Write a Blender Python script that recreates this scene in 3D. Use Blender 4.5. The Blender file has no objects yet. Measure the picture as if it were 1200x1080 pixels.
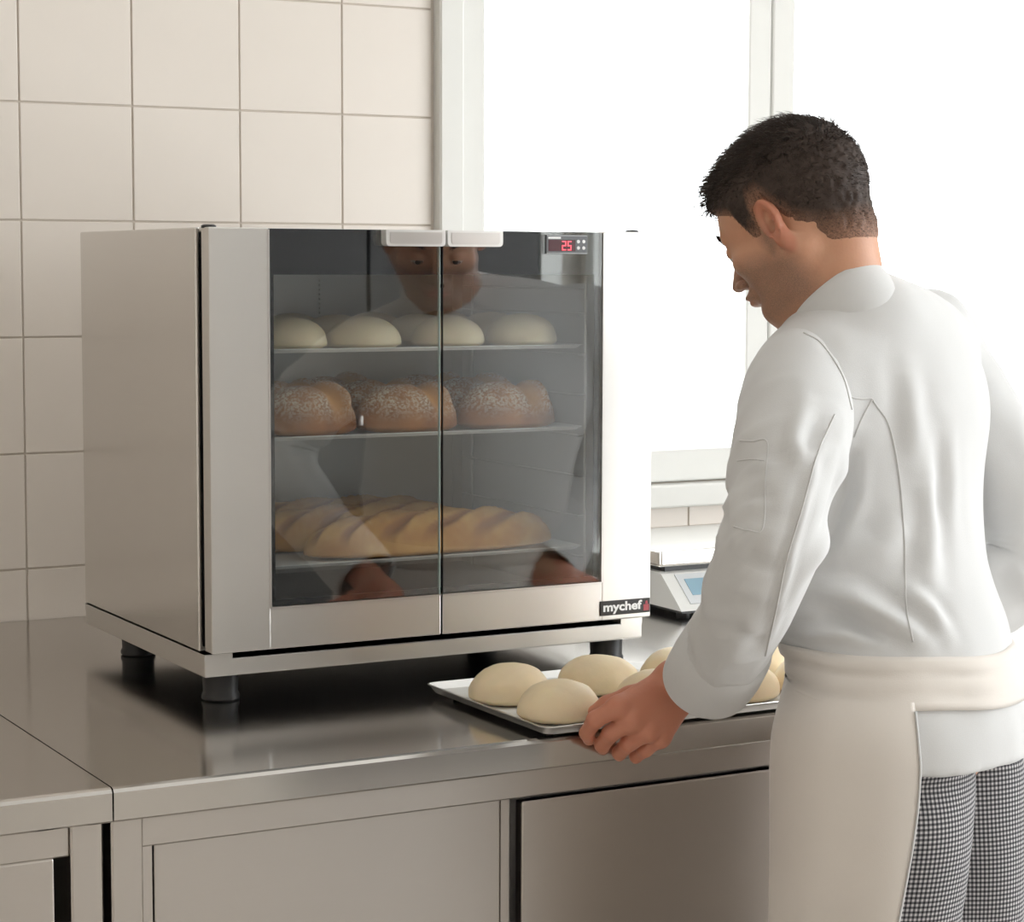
import bpy, bmesh, math, random
import numpy as np
from mathutils import Matrix, Vector

# ------------------------------------------------------------------ camera, world, lights, exposure
scn = bpy.context.scene
COL = scn.collection
scn.view_settings.view_transform = 'Standard'
scn.view_settings.look = 'None'
scn.view_settings.gamma = 1.0
scn.view_settings.use_curve_mapping = False
scn.view_settings.exposure = 1.15

CAM = np.array((-0.9209, -2.4285, 1.4259))
YAW, PITCH, ROLL, FPX = 0.5019, 0.0880, 0.0028, 2558.9
_fw = np.array((math.sin(YAW) * math.cos(PITCH), math.cos(YAW) * math.cos(PITCH), -math.sin(PITCH)))
_r0 = np.array((math.cos(YAW), -math.sin(YAW), 0.0))
_u0 = np.cross(_r0, _fw)
_r = _r0 * math.cos(ROLL) + _u0 * math.sin(ROLL)
_u = -_r0 * math.sin(ROLL) + _u0 * math.cos(ROLL)
cd = bpy.data.cameras.new('camera')
cd.sensor_fit = 'HORIZONTAL'
cd.sensor_width = 36.0
cd.lens = FPX * 36.0 / 1200.0
cd.clip_start = 0.05
cam = bpy.data.objects.new('camera', cd)
COL.objects.link(cam)
M = Matrix.Identity(4)
for i in range(3):
    M[i][0], M[i][1], M[i][2], M[i][3] = _r[i], _u[i], -_fw[i], CAM[i]
cam.matrix_world = M
scn.camera = cam

SKY = 2.85
w = bpy.data.worlds.new('overcast_sky')
scn.world = w
w.use_nodes = True
w.node_tree.nodes['Background'].inputs[0].default_value = (0.97, 0.985, 1.0, 1)
w.node_tree.nodes['Background'].inputs[1].default_value = SKY

# room limits (metres): worktop at 0.90, oven door face at y = 0
RX0, RX1, RY0, RY1, RZ1 = -1.75, 2.70, -3.70, 0.752, 2.75
WIN1 = (0.7231, 2.25, 1.056, 2.40)          # x0, x1, z0, z1 of the opening in the tiled wall
WIN2 = (-3.66, -0.55, 0.45, 2.45)           # y0, y1, z0, z1 of the opening in the side wall


def portal(name, loc, rot, sx, sy):
    l = bpy.data.lights.new(name, 'AREA')
    l.shape = 'RECTANGLE'
    l.size, l.size_y = sx, sy
    l.cycles.is_portal = True
    o = bpy.data.objects.new(name, l)
    o.location = loc
    o.rotation_euler = rot
    COL.objects.link(o)


portal('window_daylight', ((WIN1[0] + WIN1[1]) / 2, RY1 + .12, (WIN1[2] + WIN1[3]) / 2), (math.radians(-90), 0, 0),
       WIN1[1] - WIN1[0], WIN1[3] - WIN1[2])
portal('side_window_daylight_offscreen', (RX1 + .12, (WIN2[0] + WIN2[1]) / 2, (WIN2[2] + WIN2[3]) / 2),
       (math.radians(90), 0, math.radians(90)), WIN2[1] - WIN2[0], WIN2[3] - WIN2[2])

# ------------------------------------------------------------------ helpers
WOFF = {}


def tag(o, label=None, cat=None, group=None, kind=None):
    if label: o['label'] = label
    if cat: o['category'] = cat
    if group: o['group'] = group
    if kind: o['kind'] = kind
    return o


def empty(name, loc, label=None, cat=None, group=None, kind=None):
    o = bpy.data.objects.new(name, None)
    o.empty_display_size = 0.05
    o.location = loc
    COL.objects.link(o)
    WOFF[o.name] = np.array(loc, float)
    return tag(o, label, cat, group, kind)


def link(o, parent, loc=(0, 0, 0)):
    """loc is the world position of the object's own origin"""
    COL.objects.link(o)
    loc = np.array(loc, float)
    if parent is not None:
        o.parent = parent
        o.location = loc - WOFF[parent.name]
    else:
        o.location = loc
    WOFF[o.name] = loc
    return o


class MB:
    def __init__(s):
        s.v, s.f, s.uv, s.mi = [], [], [], []

    def add(s, V, F, mi=0):
        n = len(s.v)
        s.v.extend([tuple(map(float, p)) for p in V])
        s.f.extend([tuple(i + n for i in f) for f in F])
        s.mi.extend([mi] * len(F))
        return s

    def box(s, x0, x1, y0, y1, z0, z1, b=0.0, seg=1, mi=0):
        if x0 > x1: x0, x1 = x1, x0
        if y0 > y1: y0, y1 = y1, y0
        if z0 > z1: z0, z1 = z1, z0
        if b <= 0:
            V = [(x, y, z) for x in (x0, x1) for y in (y0, y1) for z in (z0, z1)]
            F = [(0, 1, 3, 2), (4, 6, 7, 5), (0, 4, 5, 1), (2, 3, 7, 6), (0, 2, 6, 4), (1, 5, 7, 3)]
            return s.add(V, F, mi)
        bm = bmesh.new()
        bmesh.ops.create_cube(bm, size=1)
        for v in bm.verts:
            v.co = ((x0 + x1) / 2 + v.co.x * (x1 - x0), (y0 + y1) / 2 + v.co.y * (y1 - y0), (z0 + z1) / 2 + v.co.z * (z1 - z0))
        bmesh.ops.bevel(bm, geom=bm.edges[:], offset=b, segments=seg, profile=.5, affect='EDGES')
        bm.verts.index_update()
        s.add([v.co[:] for v in bm.verts], [[v.index for v in f.verts] for f in bm.faces], mi)
        bm.free()
        return s

    def prism(s, poly, y0, y1, mi=0):
        """poly of (x, z) extruded along y"""
        n = len(poly)
        V = [(x, y0, z) for x, z in poly] + [(x, y1, z) for x, z in poly]
        F = [tuple(range(n)), tuple(range(2 * n - 1, n - 1, -1))]
        F += [(i, i + n, (i + 1) % n + n, (i + 1) % n) for i in range(n)]
        return s.add(V, F, mi)

    def loft(s, rings, cap0=True, cap1=True, closed=True, mi=0):
        m = len(rings[0])
        V = [p for r in rings for p in r]
        F = []
        for k in range(len(rings) - 1):
            for i in range(m if closed else m - 1):
                j = (i + 1) % m
                F.append((k * m + i, k * m + j, (k + 1) * m + j, (k + 1) * m + i))
        if cap0: F.append(tuple(range(m - 1, -1, -1)))
        if cap1: F.append(tuple((len(rings) - 1) * m + i for i in range(m)))
        return s.add(V, F, mi)

    def tube(s, pts, r, n=8, cap=True, mi=0):
        pts = [np.array(p, float) for p in pts]
        rr = r if hasattr(r, '__len__') else [r] * len(pts)
        rings = []
        prev = None
        for i, p in enumerate(pts):
            t = pts[min(i + 1, len(pts) - 1)] - pts[max(i - 1, 0)]
            t = t / (np.linalg.norm(t) + 1e-12)
            if prev is None:
                a = np.array((0, 0, 1.0)) if abs(t[2]) < .9 else np.array((1.0, 0, 0))
            else:
                a = prev
            b = a - t * (a @ t)
            b /= np.linalg.norm(b) + 1e-12
            prev = b
            c = np.cross(t, b)
            rings.append([tuple(p + rr[i] * (math.cos(q) * b + math.sin(q) * c)) for q in np.arange(n) * 2 * math.pi / n])
        return s.loft(rings, cap, cap, True, mi)

    def lathe(s, prof, c=(0, 0, 0), n=24, mi=0):
        """prof of (radius, z)"""
        rings = [[(c[0] + r * math.cos(a), c[1] + r * math.sin(a), c[2] + z) for a in np.arange(n) * 2 * math.pi / n] for r, z in prof]
        return s.loft(rings, True, True, True, mi)

    def mesh(s, name, mats, smooth=False, angle=None):
        me = bpy.data.meshes.new(name)
        me.from_pydata(s.v, [], s.f)
        mats = mats if isinstance(mats, (list, tuple)) else [mats]
        for m in mats: me.materials.append(m)
        if len(mats) > 1: me.polygons.foreach_set('material_index', s.mi)
        bm = bmesh.new()
        bm.from_mesh(me)
        bmesh.ops.recalc_face_normals(bm, faces=bm.faces[:])
        bm.to_mesh(me)
        bm.free()
        if smooth:
            me.polygons.foreach_set('use_smooth', [True] * len(me.polygons))
            if angle: me.set_sharp_from_angle(angle=math.radians(angle))
        me.update()
        return me

    def build(s, name, mat, parent=None, smooth=False, angle=None, at=None):
        """vertices are world positions; the object's origin goes to `at` (default: the parent's origin)"""
        at = np.array(at if at is not None else (WOFF[parent.name] if parent is not None else (0, 0, 0)), float)
        s.v = [(p[0] - at[0], p[1] - at[1], p[2] - at[2]) for p in s.v]
        o = bpy.data.objects.new(name, s.mesh(name, mat, smooth, angle))
        return link(o, parent, at)


def bx(name, mat, parent, *a, b=0.0, seg=1, **k):
    return MB().box(*a, b=b, seg=seg).build(name, mat, parent, **k)


def copy_obj(o, loc, parent=None, name=None):
    c = o.copy()
    for k in list(c.keys()):
        if k in ('label', 'category', 'group', 'kind') and parent is not None: del c[k]
    return link(c, parent, loc)


# value noise (numpy)
_rng = np.random.RandomState(7)
_LAT = _rng.rand(64, 64, 64).astype(np.float32)


def vnoise(P, scale=1.0, off=0.0):
    q = np.asarray(P, np.float32) * np.float32(scale) if np.isscalar(scale) else np.asarray(P, np.float32) * np.asarray(scale, np.float32)
    q = q + off + 1000.0
    i = np.floor(q).astype(np.int64)
    t = (q - i).astype(np.float32)
    t = t * t * (3 - 2 * t)
    i0, i1 = i & 63, (i + 1) & 63
    def L(a, b, c): return _LAT[a[..., 0], b[..., 1], c[..., 2]]
    x, y, z = t[..., 0], t[..., 1], t[..., 2]
    c00 = L(i0, i0, i0) * (1 - x) + L(i1, i0, i0) * x
    c10 = L(i0, i1, i0) * (1 - x) + L(i1, i1, i0) * x
    c01 = L(i0, i0, i1) * (1 - x) + L(i1, i0, i1) * x
    c11 = L(i0, i1, i1) * (1 - x) + L(i1, i1, i1) * x
    return (c00 * (1 - y) + c10 * y) * (1 - z) + (c01 * (1 - y) + c11 * y) * z


# ------------------------------------------------------------------ materials
MATS = {}


def mat(name, color=(.8, .8, .8), rough=.5, metal=0.0, spec=.5, noise=0.0, nscale=20, bump=0.0, bscale=60, stretch=(1, 1, 1),
        sheen=0.0, sss=0.0, sss_rad=(.01, .004, .002), coat=0.0, emit=None, estr=0.0, rvar=0.0, aniso=0.0, tangent=(0, 0, 1)):
    m = bpy.data.materials.new(name)
    m.use_nodes = True
    N, L = m.node_tree.nodes, m.node_tree.links
    p = N['Principled BSDF']
    p.inputs['Base Color'].default_value = (*color, 1)
    p.inputs['Roughness'].default_value = rough
    p.inputs['Metallic'].default_value = metal
    p.inputs['Specular IOR Level'].default_value = spec
    p.inputs['Sheen Weight'].default_value = sheen
    p.inputs['Coat Weight'].default_value = coat
    if sss:
        p.inputs['Subsurface Weight'].default_value = sss
        p.inputs['Subsurface Radius'].default_value = sss_rad
        p.inputs['Subsurface Scale'].default_value = 1.0
    if emit:
        p.inputs['Emission Color'].default_value = (*emit, 1)
        p.inputs['Emission Strength'].default_value = estr
    if aniso:      # brushed grain: reflections smear across the brushing direction
        p.inputs['Anisotropic'].default_value = aniso
        cx_ = N.new('ShaderNodeCombineXYZ')
        for i_ in range(3): cx_.inputs[i_].default_value = tangent[i_]
        L.new(cx_.outputs[0], p.inputs['Tangent'])
    if noise or bump or rvar:
        tc = N.new('ShaderNodeTexCoord')
        mp = N.new('ShaderNodeMapping')
        mp.inputs['Scale'].default_value = stretch
        L.new(tc.outputs['Object'], mp.inputs['Vector'])
    if noise or rvar:
        t = N.new('ShaderNodeTexNoise')
        t.inputs['Scale'].default_value = nscale
        t.inputs['Detail'].default_value = 4
        L.new(mp.outputs[0], t.inputs['Vector'])
    if noise:
        mx = N.new('ShaderNodeMix')
        mx.data_type = 'RGBA'
        mx.inputs['A'].default_value = (*[c * (1 - noise) for c in color], 1)
        mx.inputs['B'].default_value = (*[min(1, c * (1 + noise)) for c in color], 1)
        L.new(t.outputs['Fac'], mx.inputs['Factor'])
        L.new(mx.outputs['Result'], p.inputs['Base Color'])
    if rvar:
        mr = N.new('ShaderNodeMapRange')
        mr.inputs['To Min'].default_value = rough - rvar
        mr.inputs['To Max'].default_value = rough + rvar
        L.new(t.outputs['Fac'], mr.inputs['Value'])
        L.new(mr.outputs[0], p.inputs['Roughness'])
    if bump:
        t2 = N.new('ShaderNodeTexNoise')
        t2.inputs['Scale'].default_value = bscale
        t2.inputs['Detail'].default_value = 3
        L.new(mp.outputs[0], t2.inputs['Vector'])
        b = N.new('ShaderNodeBump')
        b.inputs['Strength'].default_value = bump
        b.inputs['Distance'].default_value = .002
        L.new(t2.outputs['Fac'], b.inputs['Height'])
        L.new(b.outputs[0], p.inputs['Normal'])
    MATS[name] = m
    return m


def glass_mat(name, tint, ior, base, rough=0.0):
    """thin pane: clear transmission with a mirror layer that grows at grazing angles"""
    m = bpy.data.materials.new(name)
    m.use_nodes = True
    N, L = m.node_tree.nodes, m.node_tree.links
    N.remove(N['Principled BSDF'])
    out = N['Material Output']
    tr = N.new('ShaderNodeBsdfTransparent')
    tr.inputs[0].default_value = (*tint, 1)
    gl = N.new('ShaderNodeBsdfGlossy')
    gl.inputs['Roughness'].default_value = rough
    f0 = ((ior - 1) / (ior + 1)) ** 2
    lw = N.new('ShaderNodeLayerWeight')           # facing = 1 - |cos|, the same from both faces of the pane
    lw.inputs['Blend'].default_value = .5
    pw = N.new('ShaderNodeMath')
    pw.operation = 'POWER'
    pw.inputs[1].default_value = 5.0
    L.new(lw.outputs['Facing'], pw.inputs[0])
    ma = N.new('ShaderNodeMath')
    ma.operation = 'MULTIPLY_ADD'
    ma.use_clamp = True
    ma.inputs[1].default_value = 1 - f0 - base
    ma.inputs[2].default_value = f0 + base
    L.new(pw.outputs[0], ma.inputs[0])
    mx = N.new('ShaderNodeMixShader')
    L.new(ma.outputs[0], mx.inputs[0])
    L.new(tr.outputs[0], mx.inputs[1])
    L.new(gl.outputs[0], mx.inputs[2])
    L.new(mx.outputs[0], out.inputs[0])
    MATS[name] = m
    return m


STEEL = mat('brushed_steel', (.70, .68, .655), .36, 1.0, rvar=.03, nscale=14, noise=.02, stretch=(2, 160, 160), aniso=.6)
STEEL_V = mat('brushed_steel_side', (.70, .68, .655), .20, 1.0, rvar=.03, nscale=6, noise=.04, stretch=(90, 2, 90))
STEEL_TOP = mat('worktop_steel', (.58, .555, .525), .145, 1.0, rvar=.03, nscale=14, noise=.03, stretch=(2, 120, 120), aniso=.5, tangent=(0, .7071, .7071))
STEEL_CAB = mat('cabinet_steel', (.58, .545, .51), .32, 1.0, rvar=.03, nscale=14, noise=.02, stretch=(2, 160, 160), aniso=.6)
STEEL_IN = mat('chamber_steel', (.58, .57, .555), .38, 1.0, rvar=.05, nscale=3)
STEEL_EDGE = mat('polished_steel_edge', (.78, .76, .73), .18, 1.0)
ALU = mat('tray_aluminium', (.74, .74, .73), .34, 1.0, rvar=.05, nscale=30)
PAPER = mat('baking_paper', (.83, .83, .80), .7, noise=.03, nscale=40)
BLACK = mat('black_plastic', (.014, .014, .016), .35)
BLACKGLASS = mat('black_glass_border', (.012, .013, .016), .06, spec=.6)
RUBBER = mat('black_rubber', (.016, .016, .018), .45)
SILVER = mat('silver_handle', (.80, .79, .77), .32, .35)
TILE = mat('glazed_cream_tile', (.87, .805, .74), .22, spec=.45, noise=.025, nscale=9, bump=.006, bscale=8)
GROUT = mat('grout', (.70, .63, .56), .9, noise=.08, nscale=80)
WHITEPAINT = mat('white_window_paint', (.83, .83, .80), .35)
PLASTER = mat('cream_plaster', (.78, .72, .65), .8, noise=.03, nscale=6)
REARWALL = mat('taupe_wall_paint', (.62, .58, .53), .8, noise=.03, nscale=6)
CEIL = mat('white_ceiling_paint', (.86, .85, .83), .85, noise=.02, nscale=6)
FLOORM = mat('grey_floor_tile', (.58, .54, .50), .4, noise=.08, nscale=8)
PANE = glass_mat('window_glass', (.98, .99, .99), 1.45, 0.0)
OVENGLASS = glass_mat('oven_door_glass', (.93, .95, .95), 1.5, .10)
SCALEW = mat('scale_white_plastic', (.72, .72, .70), .35)
LCD = mat('scale_lcd', (.25, .40, .50), .2)

# ------------------------------------------------------------------ room shell
b = .15
fl = bx('floor', FLOORM, None, RX0 - b, RX1 + b, RY0 - b, RY1 + b, -.1, 0)
tag(fl, 'grey floor of the bakery kitchen', 'floor', kind='structure')
ce = bx('ceiling', CEIL, None, RX0 - b, RX1 + b, RY0 - b, RY1 + b, RZ1, RZ1 + .1)
tag(ce, 'white painted kitchen ceiling', 'ceiling', kind='structure')
wl = bx('wall_left', PLASTER, None, RX0 - b, RX0, RY0 - b, RY1 + b, 0, RZ1)
tag(wl, 'cream plaster wall beside the steel benches', 'wall', kind='structure')
wf = bx('wall_front', REARWALL, None, RX0, RX1, RY0 - b, RY0, 0, RZ1)
tag(wf, 'cream plaster wall across the room from the window', 'wall', kind='structure')
# unseen dark double door, added to darken what the oven glass reflects
ADDED_DOORM = mat('added_door_dark', (.055, .050, .047), .45)
dr1 = empty('added_dark_door', (1.92, RY0, 0), 'unseen dark double door added to darken the oven glass reflections', 'door', kind='structure')
for a, c in ((1.32, 1.915), (1.925, 2.52)):
    d_ = bx('added_door_leaf', ADDED_DOORM, dr1, a, c, RY0 + .002, RY0 + .042, .01, 2.06, b=.003)
    hx = 1.87 if a < 1.5 else 1.97
    MB().tube([(hx, RY0 + .04, .95), (hx, RY0 + .085, .95), (hx, RY0 + .085, 1.2), (hx, RY0 + .04, 1.2)], .009, 8).build('added_door_handle', STEEL, d_, True, 40)
for a, c, e, g in ((1.24, 1.318, 0, 2.14), (2.522, 2.60, 0, 2.14), (1.318, 2.522, 2.064, 2.14)):
    bx('added_door_frame', WHITEPAINT, dr1, a, c, RY0 + .001, RY0 + .05, e, g, b=.003)
y0, y1, z0, z1 = WIN2
mb = MB()
mb.box(RX1, RX1 + b, RY0 - b, y0, 0, RZ1)
mb.box(RX1, RX1 + b, y1, RY1 + b, 0, RZ1)
mb.box(RX1, RX1 + b, y0, y1, 0, z0)
mb.box(RX1, RX1 + b, y0, y1, z1, RZ1)
wr = mb.build('wall_right', PLASTER)
tag(wr, 'cream plaster wall with a wide side window', 'wall', kind='structure')

x0, x1, z0, z1 = WIN1
mb = MB()
WB = RY1 + .0028          # grout face, tiles stand about 3 mm proud of it
mb.box(RX0, x0, WB, WB + b, 0, RZ1)
mb.box(x1, RX1, WB, WB + b, 0, RZ1)
mb.box(x0, x1, WB, WB + b, 0, z0)
mb.box(x0, x1, WB, WB + b, z1, RZ1)
wall = mb.build('wall_back', GROUT, at=(RX0, RY1, 0))
tag(wall, 'cream tiled kitchen wall behind the oven with a wide white window', 'wall', kind='structure')

TS = .1725
G = .0013
tile_cache = {}


def tile(x0, x1, z0, z1):
    w_, h_ = round(x1 - x0 - 2 * G, 4), round(z1 - z0 - 2 * G, 4)
    if (w_, h_) not in tile_cache:
        m = MB().box(-w_ / 2, w_ / 2, 0, .0032, -h_ / 2, h_ / 2, b=.0012, seg=2)
        tile_cache[(w_, h_)] = m.mesh('tile', TILE)
    o = bpy.data.objects.new('tile', tile_cache[(w_, h_)])
    link(o, wall, ((x0 + x1) / 2, RY1 + random.uniform(-.0003, .0003), (z0 + z1) / 2))
    o.rotation_euler = (random.uniform(-.0015, .0015), 0, random.uniform(-.0015, .0015))


random.seed(3)
XE = .6755
xs = [.1721 + TS * k for k in range(-11, 3)] + [XE]
zs = [.8955] + [1.6669 - TS * k for k in range(4, -7, -1)]
zs = [z for z in zs if z < 2.75]
for i in range(len(xs) - 1):
    for j in range(len(zs) - 1):
        tile(max(xs[i], RX0), xs[i + 1], zs[j], zs[j + 1])
xs2 = [XE, .8333, 1.0052, 1.1772, 1.3495, 1.522, 1.6945, 1.867, 2.0395, 2.212, 2.30]
for i in range(len(xs2) - 1):
    tile(xs2[i], xs2[i + 1], .8955, .9768)
    tile(xs2[i], xs2[i + 1], .9768, 1.0135)

# window in the tiled wall: casing, two sashes with panes, sill
win = empty('window_1', (x0, RY1, z0), 'white framed kitchen window with two tall sashes', 'window', kind='structure')
Y = RY1
mb = MB()
mb.box(.6797, .7231, Y - .022, Y + .10, 1.0146, 2.46, b=.003)
mb.box(2.25, 2.30, Y - .022, Y + .10, 1.0146, 2.46, b=.003)
mb.box(.7231, 2.25, Y - .022, Y + .10, 2.40, 2.46, b=.003)
mb.build('casing', WHITEPAINT, win)
mb = MB().box(.7231, 2.25, Y - .030, Y + .10, 1.0146, 1.0545, b=.004, seg=2)
mb.build('window_sill', WHITEPAINT, win)
for (a, c, st) in ((.7255, 1.3375, 1), (1.3400, 2.248, 0)):
    mb = MB()
    l_, r_ = (.0447, .0483) if st else (.0477, .045)
    mb.box(a, a + l_, Y - .006, Y + .04, 1.0575, 2.396, b=.004, seg=2)
    mb.box(c - r_, c, Y - .006, Y + .04, 1.0575, 2.396, b=.004, seg=2)
    mb.box(a + l_ - .003, c - r_ + .003, Y - .006, Y + .04, 1.0575, 1.1141, b=.004, seg=2)
    mb.box(a + l_ - .003, c - r_ + .003, Y - .006, Y + .04, 2.34, 2.396, b=.004, seg=2)
    s_ = mb.build('sash', WHITEPAINT, win)
    bx('pane', PANE, s_, a + l_ - .006, c - r_ + .006, Y + .016, Y + .022, 1.108, 2.346)

# side window (out of the frame; its daylight lights the room)
y0, y1, z0, z1 = WIN2
win2 = empty('window_2', (RX1, y0, z0), 'wide white framed side window', 'window', kind='structure')
n = 3
st = (y1 - y0) / n
for k in range(n):
    a, c = y0 + k * st, y0 + (k + 1) * st
    mb = MB()
    for (p, q) in ((a, a + .05), (c - .05, c)):
        mb.box(RX1 - .01, RX1 + .04, p, q, z0, z1, b=.004)
    mb.box(RX1 - .01, RX1 + .04, a + .045, c - .045, z0, z0 + .06, b=.004)
    mb.box(RX1 - .01, RX1 + .04, a + .045, c - .045, z1 - .06, z1, b=.004)
    s_ = mb.build('sash', WHITEPAINT, win2)
    bx('pane', PANE, s_, RX1 + .012, RX1 + .018, a + .045, c - .045, z0 + .055, z1 - .055)


# ------------------------------------------------------------------ benches
WT = .900
YC = -.328


def worktop(name, xa, xb, label):
    # folded sheet: flat top with a rounded nosing and a turned-down front lip
    prof = [(.750, WT - .03), (.750, WT), (YC + .006, WT), (YC + .002, WT - .0015), (YC, WT - .005), (YC, WT - .0335), (YC + .002, WT - .0355), (YC + .02, WT - .0355), (YC + .02, WT - .03)]
    mb = MB()
    mb.loft([[(x, y, z) for y, z in prof] for x in (xa, xb)])
    o = mb.build(name, STEEL_TOP, None, at=((xa + xb) / 2, 0.2, WT - .035))
    return tag(o, label, 'worktop')


worktop('worktop', -.2275, 2.30, 'long brushed steel worktop carrying the glass-door oven')
worktop('side_worktop', -1.70, -.2292, 'short steel worktop butting against the oven bench')


def bench(name, xa, xb, doors, label, post_w):
    t = empty(name, ((xa + xb) / 2, 0.2, 0), label, 'cabinet')
    yf = YC + .020
    zt = WT - .0358
    bx('side_panel', STEEL_CAB, t, xa + .004, xa + .012, yf + .03, .735, .15, zt)
    bx('side_panel', STEEL_CAB, t, xb - .012, xb - .004, yf + .03, .735, .15, zt)
    bx('back_panel', STEEL_CAB, t, xa + .012, xb - .012, .725, .735, .15, zt)
    bx('bottom_shelf', STEEL_CAB, t, xa + .012, xb - .012, yf + .03, .725, .15, .17)
    for (a, c) in ((xa, xa + post_w), (xb - post_w, xb)):
        bx('corner_post', STEEL_CAB, t, a, c, yf - .004, yf + .03, .04, zt, b=.002)
        for yy in (yf + .012, .70):
            MB().lathe([(.014, 0), (.015, .004), (.015, .03), (.012, .045), (.012, .16)], ((a + c) / 2, yy, 0), 16).build('foot', RUBBER, t, True, 40)
    bx('top_rail', STEEL_CAB, t, xa + post_w, xb - post_w, yf + .001, yf + .03, WT - .0705, zt, b=.0015)
    for (a, c, yy, top) in doors:
        d = bx('sliding_door', STEEL_CAB, t, a, c, yy, yy + .016, .19, top, b=.0018, seg=2)
        bx('door_edge', STEEL_CAB, d, a + .001, c - .001, yy + .0005, yy + .004, top - .0006, top + .0006)
    return t


yf = YC + .020
cab = bench('bench_cabinet', -.2255, 2.29, [(-.1755, .2345, yf + .010, WT - .0712), (.2580, .770, yf + .002, WT - .0760), (.7800, 1.28, yf + .010, WT - .0712), (1.30, 1.80, yf + .002, WT - .076), (1.81, 2.25, yf + .01, WT - .0712)],
            'brushed steel bench cabinet with sliding doors under the oven', .034)
bx('door_stop', STEEL_CAB, cab, -.1905, -.1795, yf + .004, yf + .012, .19, WT - .0705)
bx('door_stop', STEEL_CAB, cab, .2360, .2470, yf + .012, yf + .03, .19, WT - .0705)
bench('side_bench_cabinet', -1.69, -.2340, [(-1.64, -1.0, yf + .010, WT - .0712), (-.99, -.284, yf + .002, WT - .0712)],
      'steel bench cabinet with a plain corner post beside the oven bench', .034)

# ------------------------------------------------------------------ the oven
OV = (.31, .24, WT)
oven = empty('proofing_oven', OV, 'stainless steel countertop oven with double glass doors full of bread', 'oven')
ZB, ZS, ZT, OD = .9355, .9645, 1.4733, .4735
OW = .622
# plinth
# its top front edge is cut back to a real air slot
mb = MB()
mb.box(0, OW - .004, .014, OD, ZB, ZS - .0074, b=.002, seg=2)
mb.box(0, .036, .014, .060, ZS - .0094, ZS - .0012)
mb.box(.585, OW - .004, .014, .060, ZS - .0094, ZS - .0012)
mb.box(0, OW - .004, .060, OD, ZS - .0094, ZS - .0012)
pl = mb.build('plinth', STEEL, oven)
# feet
for (fx, fy) in ((.036, .055), (.590, .060), (.050, .40), (.580, .40)):
    MB().lathe([(.0215, 0), (.0235, .002), (.0235, .006), (.0215, .010), (.0225, ZB - WT)], (fx, fy, WT), 24).build('foot', RUBBER, oven, True, 40)
# outer shell
mb = MB().box(0, .006, .032, OD, ZS, ZT, b=.0015)
mb.build('side_panel', STEEL_V, oven)
mb = MB().box(OW - .010, OW - .004, .032, OD, ZS, ZT, b=.0015)
mb.build('side_panel', STEEL_V, oven)
bx('top_panel', STEEL, oven, .006, OW - .010, .032, OD, ZT - .006, ZT, b=.0015)
bx('back_panel', STEEL_V, oven, .006, OW - .010, OD - .006, OD, ZS, ZT - .006)
bx('bottom_panel', STEEL_V, oven, .006, OW - .010, .034, OD - .006, ZS, ZS + .006)
# front collar around the chamber mouth
CX0, CX1, CZ0, CZ1, CY0, CY1 = .060, .566, .992, 1.428, .034, .435
mb = MB()
mb.box(.006, CX0, .034, .040, ZS + .006, ZT - .006)
mb.box(CX1, OW - .010, .034, .040, ZS + .006, ZT - .006)
mb.box(CX0, CX1, .034, .040, ZS + .006, CZ0)
mb.box(CX0, CX1, .034, .040, CZ1, ZT - .006)
mb.build('door_collar', BLACK, oven)
# chamber liner
mb = MB()
t_ = .003
mb.box(CX0 - t_, CX0, CY0 + .006, CY1, CZ0, CZ1)
mb.box(CX1, CX1 + t_, CY0 + .006, CY1, CZ0, CZ1)
mb.box(CX0 - t_, CX1 + t_, CY1, CY1 + t_, CZ0 - t_, CZ1 + t_)
mb.box(CX0 - t_, CX1 + t_, CY0 + .006, CY1, CZ0 - t_, CZ0)
mb.box(CX0 - t_, CX1 + t_, CY0 + .006, CY1, CZ1, CZ1 + t_)
chamber = mb.build('chamber', STEEL_IN, oven)
# fan cover on the chamber's back: plate with louvres and screws
plate = bx('fan_cover', STEEL_IN, chamber, .20, .545, CY1 - .014, CY1 - .008, 1.00, 1.42, b=.002)
for k in range(12):
    z = 1.335 + k * .0065
    bx('louvre', STEEL_IN, plate, .33, .52, CY1 - .0185, CY1 - .0135, z, z + .0028)
for sx, sz in ((.125, 1.405), (.222, 1.40), (.525, 1.40)):
    s_ = MB().lathe([(.0035, 0), (.0035, .002), (.001, .003)], WOFF[chamber.name], 10).build('screw', BLACK, chamber)
    s_.rotation_euler = (math.radians(90), 0, 0)
    s_.location = np.array((sx, CY1 - (.014 if sx > .2 else 0), sz)) - WOFF[chamber.name]
# tray runners: wire racks on both flanks
for side, X_, sgn in ((0, CX0 + .010, 1), (1, CX1 - .010, -1)):
    rk = MB().tube([(X_, .062, CZ0 + .002), (X_, .062, CZ1 - .012)], .0024, 8).build('rack_upright', STEEL_IN, chamber, True, 50)
    MB().tube([(X_, .385, CZ0 + .002), (X_, .385, CZ1 - .012)], .0024, 8).build('rack_upright', STEEL_IN, chamber, True, 50)
    for k in range(8):
        z = 1.0445 + k * .0536
        if k == 7: z -= .02
        MB().tube([(X_ + sgn * .004, .058, z), (X_ + sgn * .012, .058, z), (X_ + sgn * .012, .392, z), (X_ + sgn * .004, .392, z)], .0016, 6).build('tray_runner', STEEL_IN, rk, True, 50)

# doors
DZ0, DZ1, DT = .966, ZT, .024
GZ0 = 1.0165


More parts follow.
